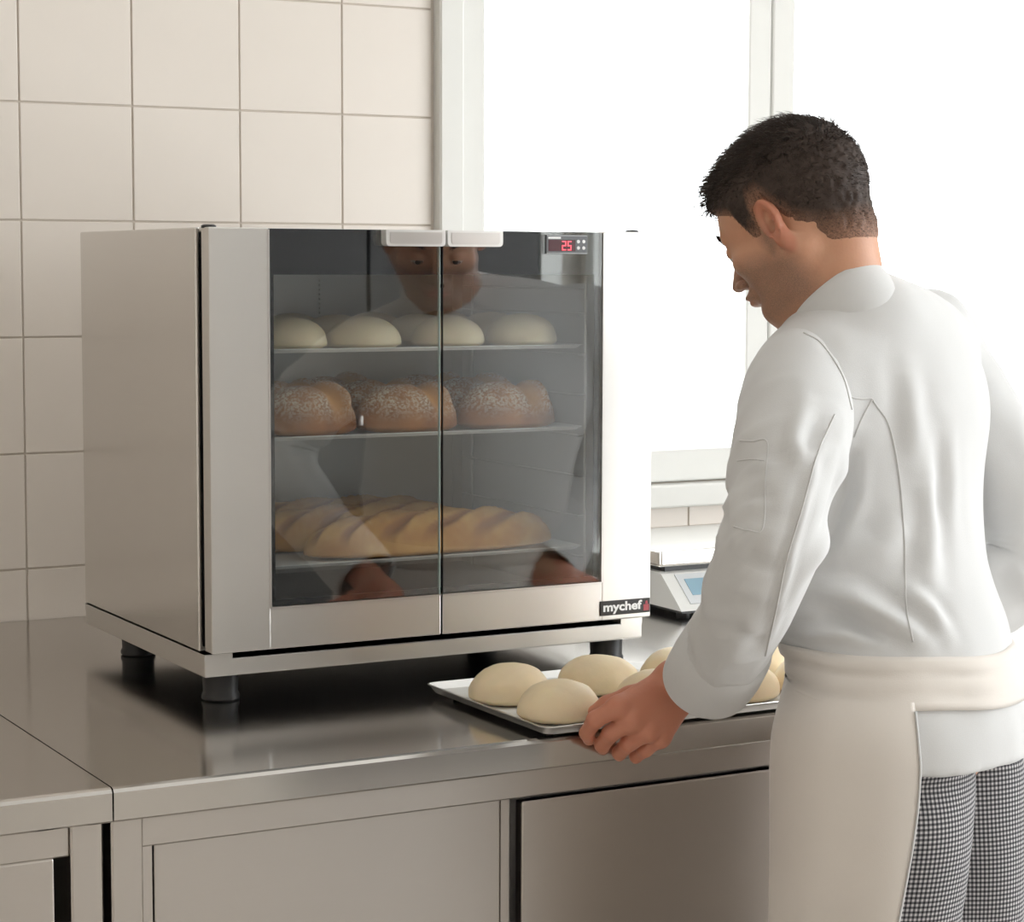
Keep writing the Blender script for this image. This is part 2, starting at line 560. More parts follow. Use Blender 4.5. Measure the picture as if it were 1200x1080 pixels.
def door(xa, xb, stile_left):
    si, so = (xa + .0762, xa) if stile_left else (xb - .0755, xb)
    mb = MB()
    lo, hi = min(si, so), max(si, so)
    mb.box(lo, hi, 0, DT, DZ0, DZ1, b=.0016, seg=2)
    a, c = (hi - .002, xb) if stile_left else (xa, lo + .002)
    mb.box(a, c, .0004, DT, DZ0, GZ0, b=.0016, seg=2)
    d = mb.build('door', STEEL, oven)
    ga, gc = (hi, xb) if stile_left else (xa, lo)
    bx('glass_bead', STEEL, d, (ga if stile_left else gc) - .0010, (ga if stile_left else gc) + .0010, -.0006, .004, GZ0, DZ1 - .002)
    bx('glass_bead', STEEL, d, ga, gc, -.0006, .004, GZ0 - .0009, GZ0 + .0009)
    bx('glass_pane', OVENGLASS, d, ga + .001, gc - .0006, .0015, .0055, GZ0 + .001, DZ1 - .001)
    mb = MB()
    yb0, yb1 = .0066, .0080
    if stile_left: mb.box(ga + .001, ga + .0088, yb0, yb1, GZ0 + .001, DZ1 - .001)
    else: mb.box(gc - .0098, gc - .001, yb0, yb1, GZ0 + .001, DZ1 - .001)
    e0, e1 = (ga + .0088, gc - .0006) if stile_left else (ga + .0006, gc - .0098)
    mb.box(e0, e1, yb0, yb1, GZ0 + .001, GZ0 + .0085)
    mb.box(e0, e1, yb0, yb1, 1.4175, DZ1 - .001)
    mb.build('glass_border', BLACKGLASS, d)
    return d


dl = door(.0043, .3106, True)
dr = door(.3130, OW, False)
# bright ground edges of the two panes where they meet
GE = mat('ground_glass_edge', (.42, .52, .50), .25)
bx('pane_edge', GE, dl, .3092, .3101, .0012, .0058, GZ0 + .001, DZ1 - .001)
bx('pane_edge', BLACK, dr, .3135, .3141, .0012, .0058, GZ0 + .001, DZ1 - .001)


def handle(d, xa, xb):
    r = .005
    pts = []
    za, zb = 1.4525, 1.4722
    for k in range(6):
        q = math.pi + k * math.pi / 10
        pts.append((xa + r + r * math.cos(q), za + r + r * math.sin(q)))
    for k in range(6):
        q = 1.5 * math.pi + k * math.pi / 10
        pts.append((xb - r + r * math.cos(q), za + r + r * math.sin(q)))
    pts += [(xb, zb), (xa, zb)]
    h = MB().prism(pts, -.013, .0016).build('handle', SILVER, d, True, 35)
    cx = (xa + xb) / 2
    ins = [(cx + (x - cx) * (1 - .005 / (xb - xa) * 2), z * .72 + .28 * 1.4624) for x, z in pts]
    MB().prism(ins, -.0137, -.0125).build('grip_inlay', STEEL, h)


handle(dl, .2292, .3103)
handle(dr, .3133, .3910)

# top hinges
for hx in (.012, .600):
    MB().lathe([(.009, 0), (.009, .003), (.006, .0045)], (hx, .018, ZT - .001), 16).build('hinge_cap', BLACK, oven, True, 40)


def text_mesh(body, size, bold=0.0):
    cu = bpy.data.curves.new('t', 'FONT')
    cu.body = body
    cu.size = size
    cu.offset = bold
    cu.fill_mode = 'FRONT'
    cu.dimensions = '2D'
    cu.resolution_u = 4
    o = bpy.data.objects.new('t', cu)
    COL.objects.link(o)
    dg = bpy.context.evaluated_depsgraph_get()
    me = bpy.data.meshes.new_from_object(o.evaluated_get(dg))
    bpy.data.objects.remove(o)
    V = np.array([v.co[:] for v in me.vertices])
    F = [tuple(p.vertices) for p in me.polygons]
    bpy.data.meshes.remove(me)
    return V, F


def text_on(name, body, x0, x1, z0, z1, y, m, parent, bold=0.0):
    V, F = text_mesh(body, 1.0, bold)
    lo, hi = V.min(0), V.max(0)
    X = x0 + (V[:, 0] - lo[0]) / (hi[0] - lo[0]) * (x1 - x0)
    Z = z0 + (V[:, 1] - lo[1]) / (hi[1] - lo[1]) * (z1 - z0)
    mb = MB().add(np.stack([X, np.full_like(X, y), Z], 1), F)
    return mb.build(name, m, parent)


WHITEINK = mat('white_print', (.86, .86, .86), .4)
REDLED = mat('red_led', (.5, .02, .04), .4, emit=(1.0, .09, .12), estr=.9)
GREYPANEL = mat('control_panel_grey', (.13, .135, .145), .4)
DARKLED = mat('dark_red_window', (.07, .012, .018), .2)
REDMARK = mat('red_mark', (.42, .06, .08), .35)

badge = bx('name_badge', mat('badge_black', (.022, .020, .021), .3), dr, .5438, .6203, -.0018, .0008, .9722, .9915, b=.0006)
text_on('lettering', 'mychef', .5478, .6075, .9738, .9897, -.0022, WHITEINK, badge, bold=.034)
bx('red_mark', REDMARK, badge, .6098, .6182, -.0024, -.0015, .9752, .9832)
MB().prism([(.6125, .9838), (.6165, .9838), (.6157, .9880), (.6133, .9880)], -.0024, -.0015).build('red_mark', REDMARK, badge)

cp = bx('control_display', GREYPANEL, dr, .4604, .5212, -.0008, .0016, 1.4442, 1.4685, b=.0006)
bx('display_window', DARKLED, cp, .4634, .5030, -.0012, 0, 1.4478, 1.4622)
bx('display_frame', mat('panel_rim', (.36, .37, .38), .3), cp, .4608, .5208, -.0010, 0, 1.4445, 1.4458)
bx('display_frame', MATS['panel_rim'], cp, .4608, .5208, -.0010, 0, 1.4669, 1.4682)
bx('white_print', WHITEINK, cp, .4630, .4815, -.0011, 0, 1.4635, 1.4660)
SEG = {'2': 'abged', '5': 'afgcd'}


def seven(ch, x, z, wd, ht, y):
    t = .0013
    pos = {'a': (x, x + wd, z + ht - t, z + ht), 'g': (x, x + wd, z + ht / 2 - t / 2, z + ht / 2 + t / 2), 'd': (x, x + wd, z, z + t),
           'f': (x, x + t, z + ht / 2, z + ht), 'b': (x + wd - t, x + wd, z + ht / 2, z + ht), 'e': (x, x + t, z, z + ht / 2), 'c': (x + wd - t, x + wd, z, z + ht / 2)}
    mb = MB()
    for s in SEG[ch]:
        p = pos[s]
        mb.box(p[0], p[1], y - .0004, y, p[2], p[3])
    mb.build('digit', REDLED, cp)


seven('2', .4832, 1.4490, .0058, .0118, -.0012)
seven('5', .4912, 1.4490, .0058, .0118, -.0012)
for bx_ in (.5075, .5155):
    for bz in (1.4520, 1.4602):
        s_ = MB().lathe([(.0024, 0), (.0022, .0009)], WOFF[cp.name], 12).build('button', WHITEINK, cp)
        s_.rotation_euler = (math.radians(90), 0, 0)
        s_.location = np.array((bx_, -.0006, bz)) - WOFF[cp.name]
# ------------------------------------------------------------------ trays and bread
TRAYM = mat('pale_tray_metal', (.80, .80, .79), .4, .1)
LEVEL = [1.3215, 1.2135, 1.0545]


def baking_tray(name, xa, xb, ya, yb, z, label, group=None, lip=.008, flare=.006, inner=ALU, cat='tray'):
    """z is the underside; raised flared rim, rolled edge"""
    t = .0014
    def ring(e, zz, r=.012):
        pts = []
        for (cx, cy, q0) in ((xb - r + e, yb - r + e, 0), (xa + r - e, yb - r + e, 90), (xa + r - e, ya + r - e, 180), (xb - r + e, ya + r - e, 270)):
            for k in range(5):
                q = math.radians(q0 + k * 22.5)
                pts.append((cx + r * math.cos(q), cy + r * math.sin(q), zz))
        return pts
    mb = MB()
    mb.loft([ring(-flare, z), ring(-.001, z + lip - .001), ring(.001, z + lip - .0002), ring(.0012, z + lip + .0008), ring(-.0006, z + lip + .0012),
             ring(-.0018, z + lip - .0003), ring(-flare - .001, z + t)])
    o = mb.build(name, inner, None, True, 40, at=((xa + xb) / 2, (ya + yb) / 2, z))
    return tag(o, label, cat, group)


for k, (z, wd) in enumerate(zip(LEVEL, ('top', 'middle', 'bottom'))):
    what = ('pale dough balls', 'floured crusty loaves', 'long slashed loaves')[k]
    baking_tray('oven_tray', .0775, .5485, .052, .395, z, 'thin metal tray on the %s oven runners under %s' % (wd, what), 'trays inside the oven', lip=.0040, flare=.004, inner=TRAYM)


def bread_mesh(name, L, Wd, H, m, p=2.2, cuts=(), nx=64, nt=40, seed=0, lump=.02, flat=.22):
    """long axis x, resting on z=0; cuts: (x at y=0, slope dx/dy, half width, depth, ear)"""
    V, C = [], []
    ts = np.sin(np.linspace(-math.pi / 2, math.pi / 2, nx))
    ts = np.clip(ts, -.9995, .9995)
    for t in ts:
        pr = (1 - abs(t) ** p) ** (1 / 2.0)
        for k in range(nt):
            q = 2 * math.pi * k / nt
            y = Wd / 2 * pr * math.cos(q)
            s = math.sin(q)
            z = H * pr ** .85 * s if s > 0 else H * flat * pr * s
            V.append((t * L / 2, y, z + H * flat * .8))
    V = np.array(V)
    nrm = V - np.array((0, 0, H * .3)) * 1.0
    nrm[:, 0] *= (Wd / L) ** 1.2
    nrm /= np.linalg.norm(nrm, axis=1)[:, None] + 1e-9
    nz = vnoise(V, 2.2 / H, seed * 3.1) - .5
    nz2 = vnoise(V, 6.0 / H, seed * 1.7) - .5
    top = np.clip((V[:, 2] - H * .35) / (H * .5), 0, 1)
    V = V + nrm * (nz * lump * 1.6 + nz2 * lump * .5)[:, None] * H
    cut = np.zeros(len(V))
    for (cx, sl, hw, dp, ear) in cuts:
        wob = (vnoise(V, 1.5 / H, seed + cx * 50) - .5) * hw * 1.2
        dx = (V[:, 0] - cx - sl * V[:, 1]) / math.sqrt(1 + sl * sl) + wob
        g = np.exp(-(dx / hw) ** 2 * 1.2) * top
        e = np.exp(-((dx - hw * 1.25) / (hw * .45)) ** 2) * top
        V = V - nrm * (g * dp)[:, None] + nrm * (e * ear)[:, None]
        cut = np.maximum(cut, np.clip(np.exp(-(dx / hw) ** 4) * top * 1.3, 0, 1))
    V[:, 2] = np.where(V[:, 2] < .0, 0, V[:, 2])
    V[:, 2] -= V[:, 2].min()
    mb = MB()
    mb.loft([[tuple(V[i * nt + k]) for k in range(nt)] for i in range(nx)])
    me = mb.mesh(name, m, True)
    at = me.attributes.new('cut', 'FLOAT', 'POINT')
    at.data.foreach_set('value', cut.astype(np.float32))
    return me


def crust_mat(name, base, dark, flour, amount, cutcol, rough=.7, fscale=160):
    m = bpy.data.materials.new(name)
    m.use_nodes = True
    N, L = m.node_tree.nodes, m.node_tree.links
    p = N['Principled BSDF']
    p.inputs['Roughness'].default_value = rough
    tc = N.new('ShaderNodeTexCoord')
    def noise(sc, det=4):
        t = N.new('ShaderNodeTexNoise')
        t.inputs['Scale'].default_value = sc
        t.inputs['Detail'].default_value = det
        L.new(tc.outputs['Object'], t.inputs['Vector'])
        return t
    def mix(a, b_, f):
        x = N.new('ShaderNodeMix')
        x.data_type = 'RGBA'
        for k, s in (('A', a), ('B', b_)):
            if isinstance(s, tuple): x.inputs[k].default_value = (*s, 1)
            else: L.new(s, x.inputs[k])
        L.new(f, x.inputs['Factor'])
        return x.outputs['Result']
    def rng(v, a, b_, lo=0.0, hi=1.0):
        x = N.new('ShaderNodeMapRange')
        x.inputs['From Min'].default_value = a
        x.inputs['From Max'].default_value = b_
        x.inputs['To Min'].default_value = lo
        x.inputs['To Max'].default_value = hi
        L.new(v, x.inputs['Value'])
        return x.outputs[0]
    n1 = noise(28)
    c = mix(base, dark, rng(n1.outputs['Fac'], .35, .7))
    if cutcol:
        at = N.new('ShaderNodeAttribute')
        at.attribute_name = 'cut'
        c = mix(c, cutcol, at.outputs['Fac'])
    if amount > 0:
        n2 = noise(fscale, 8)
        n2.inputs['Roughness'].default_value = .8
        n3 = noise(22, 3)
        sx = N.new('ShaderNodeSeparateXYZ')
        L.new(tc.outputs['Object'], sx.inputs[0])
        hgt = rng(sx.outputs['Z'], .014, .042)
        m1 = N.new('ShaderNodeMath'); m1.operation = 'MULTIPLY'
        L.new(rng(n2.outputs['Fac'], .62 - amount * .2, .68 - amount * .2), m1.inputs[0])
        L.new(hgt, m1.inputs[1])
        m2 = N.new('ShaderNodeMath'); m2.operation = 'MULTIPLY'
        L.new(m1.outputs[0], m2.inputs[0])
        L.new(rng(n3.outputs['Fac'], .3, .5, .35, 1), m2.inputs[1])
        f = m2.outputs[0]
        if cutcol:
            m3 = N.new('ShaderNodeMath'); m3.operation = 'MULTIPLY_ADD'
            L.new(at.outputs['Fac'], m3.inputs[0])
            m3.inputs[1].default_value = -1.0
            m3.inputs[2].default_value = 1.0
            m4 = N.new('ShaderNodeMath'); m4.operation = 'MULTIPLY'
            L.new(m3.outputs[0], m4.inputs[0]); L.new(f, m4.inputs[1])
            f = m4.outputs[0]
        c = mix(c, flour, f)
    L.new(c, p.inputs['Base Color'])
    bn = noise(90, 5)
    b = N.new('ShaderNodeBump')
    b.inputs['Strength'].default_value = .35
    b.inputs['Distance'].default_value = .0015
    L.new(bn.outputs['Fac'], b.inputs['Height'])
    L.new(b.outputs[0], p.inputs['Normal'])
    return m


DOUGH = mat('raw_dough', (.86, .71, .48), .6, noise=.10, nscale=30, bump=.25, bscale=70, sss=.25, sss_rad=(.012, .007, .003))
CRUST = crust_mat('floured_crust', (.52, .20, .045), (.30, .095, .02), (.84, .75, .62), .72, (.66, .30, .075), fscale=300)
BAGCRUST = crust_mat('golden_crust', (.74, .41, .12), (.56, .24, .055), (.85, .74, .58), .12, (.40, .16, .045), fscale=220)

TO = .0016
bm_ = [bread_mesh('dough_ball', .094 + .004 * (k % 2), .094, .040, DOUGH, p=2.1, nx=28, nt=32, seed=k, lump=.018, flat=.30) for k in range(3)]
GRP = 'dough balls on the top oven tray'
for row, yy in ((0, .102), (1, .205), (2, .31)):
    for k, x in enumerate((.150, .2515, .3725, .4815)):
        o = bpy.data.objects.new('dough_ball', bm_[(k + row) % 3])
        link(o, None, (x + (.0, .008, -.01)[row], yy, LEVEL[0] + TO))
        o.rotation_euler = (0, 0, random.uniform(-.3, .3))
        o.scale = (1.0, 1.0, .84 + (.04 if k == 3 else 0))
        tag(o, ('pale dough ball in front on the top oven tray, %s', 'pale dough ball amid the top oven tray, %s',
                'pale dough ball at the back of top oven tray, %s')[row] % ('beside the left door stile', 'second from the left door stile', 'behind the door gap', 'below the red display')[k], 'dough ball', GRP)

loaves = [bread_mesh('crusty_loaf', .132, .098, .052, CRUST, p=2.3, cuts=((.012 + .004 * k, -.35 + .1 * k, .013, .007, .010),), nx=60, nt=44, seed=10 + k, lump=.02) for k in range(3)]
for row, yy in ((0, .110), (1, .235), (2, .335)):
    for k, x in enumerate((.178, .316, .462)):
        o = bpy.data.objects.new('crusty_loaf', loaves[(k + row) % 3])
        link(o, None, (x + (0, .014, -.006)[row], yy, LEVEL[1] + TO))
        o.rotation_euler = (0, 0, random.uniform(-.12, .12))
        o.scale = (1.04, 1.0, 1.02) if k else (.94, 1, 1.04)
        tag(o, ('flour dusted loaf along the front of the middle oven tray', 'flour dusted loaf in the middle row of the middle oven tray', 'flour dusted loaf at the back of the middle oven tray')[row] + (', beside the left stile', ', reaching the door gap', ', at the display end')[k],
            'loaf', 'crusty loaves on the middle oven tray')

cuts = tuple((-.150 + .072 * k, 2.1, .0060, .0045, .0050) for k in range(5))
for k, (x, yy, L_, rz, lab) in enumerate(((.352, .112, .362, .02, 'long golden slashed loaf along the front of the bottom oven tray'),
                                          (.296, .208, .372, .015, 'long golden slashed loaf in the middle of the bottom oven tray'),
                                          (.300, .306, .37, .0, 'long golden slashed loaf at the back of the bottom oven tray'))):
    me = bread_mesh('long_loaf', L_, .088, .046, BAGCRUST, p=3.0, cuts=tuple((c[0] + .01 * k, *c[1:]) for c in cuts), nx=190, nt=64, seed=30 + k, lump=.012)
    o = bpy.data.objects.new('long_loaf', me)
    link(o, None, (x, yy, LEVEL[2] + TO))
    o.rotation_euler = (0, 0, rz)
    tag(o, lab, 'bread', 'long loaves on the bottom oven tray')

# the tray being set down on the worktop
TZ = WT + .006
TR = (.2660, .735, -.3440, -.0450)
tray = baking_tray('sheet_tray', *TR, TZ, 'shallow metal tray of raw dough held at the worktop edge', None, lip=.009, flare=.006)
pp_ = bx('baking_paper', PAPER, None, TR[0] + .009, TR[1] - .009, TR[2] + .009, TR[3] - .009, TZ + .0015, TZ + .0022)
tag(pp_, 'white baking paper sheet lining the dough tray', 'paper')
for fx in (TR[0] + .03, TR[1] - .03):
    for fy in (TR[2] + .045, TR[3] - .03):
        MB().lathe([(.006, 0), (.006, .0062)], (fx, fy, WT), 10).build('tray_foot', RUBBER, tray)
dm = [bread_mesh('raw_dough_ball', .102, .094, .037, DOUGH, p=2.1, nx=32, nt=36, seed=50 + k, lump=.045, flat=.30) for k in range(3)]
LB = (('raw dough ball at the front corner of the worktop tray, left of the hand', 'raw dough ball just behind the gripping hand on the worktop tray', 'raw dough ball under the white sleeve on the worktop tray', 'raw dough ball on the worktop tray right beside the apron'),
      ('raw dough ball at the back corner of the worktop tray, below the oven doors', 'raw dough ball before the oven foot on the worktop tray', 'half hidden raw dough ball behind the wrist on the worktop tray', 'raw dough ball at the back corner of the worktop tray behind the sleeve'))
k = 0
for r_, yy in enumerate((-.277, -.160)):
    for c_, x in enumerate(((.322, .455, .572, .682), (.322, .446, .566, .682))[r_]):
        o = bpy.data.objects.new('raw_dough_ball', dm[k % 3])
        k += 1
        link(o, None, (x, yy, TZ + .0022))
        o.rotation_euler = (0, 0, random.uniform(-.4, .4))
        tag(o, LB[r_][c_], 'dough ball', 'raw dough balls on the worktop tray')

# ------------------------------------------------------------------ kitchen scale
sc = empty('kitchen_scale', (1.0, .44, WT), 'white digital kitchen scale with a steel weighing plate under the window', 'scale')
SX0, SX1, SY0, SY1 = .868, 1.150, .300, .610
prof = [(SY0, WT + .012), (SY0 + .006, WT + .018), (SY0 + .058, WT + .062), (SY0 + .066, WT + .064), (SY1, WT + .064), (SY1, WT + .012)]
mb = MB()
mb.loft([[(x, y, z) for y, z in prof] for x in (SX0, SX1)])
body = mb.build('body', SCALEW, sc)
bx('underside', BLACK, sc, SX0 + .006, SX1 - .006, SY0 + .008, SY1 - .006, WT + .007, WT + .012)
for fx in (SX0 + .03, SX1 - .03):
    for fy in (SY0 + .04, SY1 - .03):
        MB().lathe([(.012, 0), (.012, .0075)], (fx, fy, WT), 14).build('foot', RUBBER, sc)


def slope_rect(xa, xb, s0, s1, lift, name, m, parent):
    a = np.array((SY0 + .006, WT + .018)); c = np.array((SY0 + .058, WT + .062))
    nrm = np.array((-(c - a)[1], (c - a)[0])); nrm /= np.linalg.norm(nrm)
    V = []
    for x in (xa, xb):
        for s in (s0, s1):
            for l in (-.001, lift):
                p = a + (c - a) * s + nrm * l
                V.append((x, p[0], p[1]))
    F = [(0, 1, 3, 2), (4, 6, 7, 5), (0, 4, 5, 1), (2, 3, 7, 6), (0, 2, 6, 4), (1, 5, 7, 3)]
    MB().add(V, F).build(name, m, parent)


slope_rect(SX0 + .022, SX1 - .02, .06, .94, .0012, 'keypad', mat('scale_keypad', (.62, .64, .66), .35), body)
slope_rect(SX0 + .034, SX1 - .12, .30, .78, .0020, 'lcd_screen', LCD, body)
bx('plate_support', BLACK, sc, SX0 + .012, SX1 - .012, SY0 + .066, SY1 - .012, WT + .064, WT + .072)
mb = MB()
mb.box(SX0 - .004, SX1 + .004, SY0 + .055, SY1 + .004, WT + .072, WT + .098, b=.005, seg=3)
mb.build('weighing_plate', STEEL_EDGE, sc)

# ------------------------------------------------------------------ the baker
from mathutils.bvhtree import BVHTree


def nv(v):
    v = np.array(v, float)
    return v / (np.linalg.norm(v) + 1e-12)


def ray(x, y): return _fw + _r * (x - 600) / FPX - _u * (y - 540) / FPX
def at(x, y, dep): return CAM + ray(x, y) * dep      # a pixel direction at a chosen depth


# ---- signed distance shapes
def cone(P, a, b, r1, r2):
    a, b = np.asarray(a, np.float32), np.asarray(b, np.float32)
    ab = b - a
    h = np.clip(((P - a) @ ab) / (ab @ ab), 0, 1)
    return np.linalg.norm(P - a - h[:, None] * ab, axis=1) - (r1 + (r2 - r1) * h)


def ell(P, c, rad, rot=None):
    q = P - np.asarray(c, np.float32)
    if rot is not None: q = q @ np.asarray(rot, np.float32)      # columns of rot = local axes
    rad = np.asarray(rad, np.float32)
    k0 = np.linalg.norm(q / rad, axis=1)
    k1 = np.linalg.norm(q / (rad * rad), axis=1) + 1e-9
    return k0 * (k0 - 1) / k1


def smin(a, b, k):
    h = np.clip(.5 + .5 * (b - a) / k, 0, 1)
    return b + (a - b) * h - k * h * (1 - h)


def smax(a, b, k): return -smin(-a, -b, k)


def sdf_mesh(fn, lo, hi, h, B=8):
    lo = np.array(lo, float)
    nb = np.ceil((np.array(hi) - lo) / (h * B)).astype(int)
    cen = np.stack(np.meshgrid(*[np.arange(n) for n in nb], indexing='ij'), -1).reshape(-1, 3)
    cv = fn((lo + (cen * B + (B - 1) / 2) * h).astype(np.float32))
    D = np.repeat(np.repeat(np.repeat(cv.reshape(nb), B, 0), B, 1), B, 2).astype(np.float32)
    act = np.abs(cv) < h * B * .87 * 1.5
    loc = np.stack(np.meshgrid(*[np.arange(B)] * 3, indexing='ij'), -1).reshape(-1, 3)
    idx = (cen[act][:, None, :] * B + loc[None]).reshape(-1, 3)
    for s in range(0, len(idx), 400000):
        ii = idx[s:s + 400000]
        D[ii[:, 0], ii[:, 1], ii[:, 2]] = fn((lo + ii * h).astype(np.float32))
    S = D < 0
    c8 = [(a, b, c) for a in (0, 1) for b in (0, 1) for c in (0, 1)]
    sh = tuple(n - 1 for n in D.shape)
    sl = lambda o: tuple(slice(o[k], o[k] + sh[k]) for k in range(3))
    cnt = sum(S[sl(o)].astype(np.int8) for o in c8)
    cells = np.argwhere((cnt > 0) & (cnt < 8))
    vid = np.full(sh, -1, np.int64)
    vid[cells[:, 0], cells[:, 1], cells[:, 2]] = np.arange(len(cells))
    acc = np.zeros((len(cells), 3)); num = np.zeros(len(cells))
    for a in range(3):
        for o in c8:
            if o[a]: continue
            o2 = list(o); o2[a] = 1
            p, q = cells + o, cells + o2
            dp, dq = D[p[:, 0], p[:, 1], p[:, 2]], D[q[:, 0], q[:, 1], q[:, 2]]
            cr = (dp < 0) != (dq < 0)
            t = np.where(cr, dp / np.where(cr, dp - dq, 1), 0)
            pt = np.array(o, float) + np.eye(3)[a] * t[:, None]
            acc += pt * cr[:, None]; num += cr
    V = lo + (cells + acc / num[:, None]) * h
    F = []
    for a in range(3):
        b, c = (a + 1) % 3, (a + 2) % 3
        s0 = [slice(1, -1)] * 3; s1 = [slice(1, -1)] * 3
        s0[a] = slice(0, D.shape[a] - 1); s1[a] = slice(1, D.shape[a])
        A0, A1 = S[tuple(s0)], S[tuple(s1)]
        e = np.argwhere(A0 != A1)
        base = e.copy(); base[:, b] += 1; base[:, c] += 1
        inside = A0[e[:, 0], e[:, 1], e[:, 2]]
        def cell(db, dc):
            q = base.copy(); q[:, b] += db; q[:, c] += dc
            return vid[q[:, 0], q[:, 1], q[:, 2]]
        Q = np.stack([cell(-1, -1), cell(0, -1), cell(0, 0), cell(-1, 0)], 1)
        F.append(np.where(inside[:, None], Q, Q[:, ::-1]))
    F = np.concatenate(F)
    F = F[(F >= 0).all(1)]
    return V, F


def vnormals(V, F):
    n = np.cross(V[F[:, 2]] - V[F[:, 0]], V[F[:, 3]] - V[F[:, 1]])
    N = np.zeros_like(V)
    for k in range(4): np.add.at(N, F[:, k], n)
    return N / (np.linalg.norm(N, axis=1)[:, None] + 1e-12)


def relax(V, F, it=2, k=.5):
    for _ in range(it):
        acc = np.zeros_like(V); num = np.zeros(len(V))
        for a, b in ((0, 1), (1, 2), (2, 3), (3, 0)):
            np.add.at(acc, F[:, a], V[F[:, b]]); np.add.at(num, F[:, a], 1)
            np.add.at(acc, F[:, b], V[F[:, a]]); np.add.at(num, F[:, b], 1)
        V = V + k * (acc / np.maximum(num, 1)[:, None] - V)
    return V


def fast_mesh(name, V, F, mats, attrs=None, uv=None):
    me = bpy.data.meshes.new(name)
    V = np.asarray(V, np.float32); F = np.asarray(F, np.int32)
    k = F.shape[1]
    me.vertices.add(len(V)); me.vertices.foreach_set('co', V.ravel())
    me.loops.add(F.size); me.loops.foreach_set('vertex_index', F.ravel())
    me.polygons.add(len(F)); me.polygons.foreach_set('loop_start', np.arange(0, F.size, k, dtype=np.int32))
    me.update(calc_edges=True)
    me.polygons.foreach_set('use_smooth', np.ones(len(F), bool))
    for m in (mats if isinstance(mats, list) else [mats]): me.materials.append(m)
    for a, v in (attrs or {}).items():
        t = me.attributes.new(a, 'FLOAT', 'POINT'); t.data.foreach_set('value', np.asarray(v, np.float32))
    if uv is not None:
        l = me.uv_layers.new(name='UVMap'); l.data.foreach_set('uv', np.asarray(uv, np.float32)[F.ravel()].ravel())
    me.validate()
    return me


# ---- pose (metres, from the joints' image positions and the bench they lean over)
Dv = nv((-.42, .907, 0)); Rv = np.array((Dv[1], -Dv[0], 0)); Zv = np.array((0, 0, 1.0))
LSH = at(922, 449, 2.33)
RSH = LSH + Rv * .340 + Zv * .034
Rt = nv(RSH - LSH)
M0 = (LSH + RSH) / 2
PEL = at(1060, 840, 2.42)
def TL(a, f, z): return M0 + Rt * a + Dv * f + Zv * z       # torso frame
FOOT_Z = 0.0
man = empty('person', (PEL[0], PEL[1], 0), 'baker in a white jacket and long apron gripping the dough tray', 'person')

HD = nv(-_r0 * math.cos(math.radians(37)) + np.array((math.sin(YAW), math.cos(YAW), 0)) * math.sin(math.radians(37)))
HR = np.array((HD[1], -HD[0], 0))
HP = math.radians(29)
HS = .875
HF = HD * math.cos(HP) - Zv * math.sin(HP)
HU = Zv * math.cos(HP) + HD * math.sin(HP)
EARW = at(907, 259, 2.365)
HC = EARW + HR * .076 * HS + HF * .012 * HS
HB = np.stack([HR, HF, HU], 1)             # columns: right, forward, up


def hloc(P): return ((P - HC) @ HB / HS).astype(np.float32)
def hw(p): return HC + HB @ np.array(p, float) * HS


def cranium(q):
    d = ell(q, (0, -.014, .036), (.0765, .097, .083))
    d = smin(d, ell(q, (0, .030, .018), (.064, .062, .072)), .03)
    return d


def ear_sdf(q, sgn):
    e = q - np.array((sgn * .0745, -.012, .000), np.float32)
    c, s = math.cos(.42), math.sin(.42)          # flare away from the skull
    ex = sgn * e[:, 0] * c + e[:, 1] * s         # outward
    ey = -sgn * e[:, 0] * s * sgn * sgn + e[:, 1] * c
    t = .16
    y2 = ey * math.cos(t) - e[:, 2] * math.sin(t)
    z2 = ey * math.sin(t) + e[:, 2] * math.cos(t)
    w = np.where(z2 > 0, .0175, .0175 + z2 * .22)
    rr = np.sqrt((y2 / w) ** 2 + (z2 / .031) ** 2)
    plate = np.maximum((rr - 1) * .016, np.abs(ex - .002) - .0022)
    rim = np.sqrt(((rr - .90) * .0185) ** 2 + (ex - .0078) ** 2) - .0033
    rim = np.where(z2 < -.016, rim + .002, rim)
    lobe = np.sqrt((y2 - .002) ** 2 + (z2 + .025) ** 2 + (ex * 1.5 - .004) ** 2) - .0085
    anti = np.sqrt(((np.sqrt((y2 / (w * .58)) ** 2 + ((z2 - .002) / .019) ** 2) - 1) * .012) ** 2 + (ex - .0066) ** 2) - .0026
    trag = np.sqrt((y2 - .0145) ** 2 + ((z2 + .005) * .7) ** 2 + (ex - .003) ** 2) - .0052
    d = smin(plate, rim, .002)
    d = smin(d, anti, .0018)
    d = smin(d, lobe, .005)
    d = smin(d, trag, .003)
    hole = np.sqrt(((y2 - .003) / 1.0) ** 2 + ((z2 + .006) / 1.35) ** 2 + ((ex - .004) * 1.2) ** 2) - .0068
    return smax(d, -hole, .002)


NECK0 = at(990, 362, 2.42)


def face_q(q):
    q = q.copy()
    q[:, 2] = np.where(q[:, 2] < 0, q[:, 2] / .85, q[:, 2])
    return q


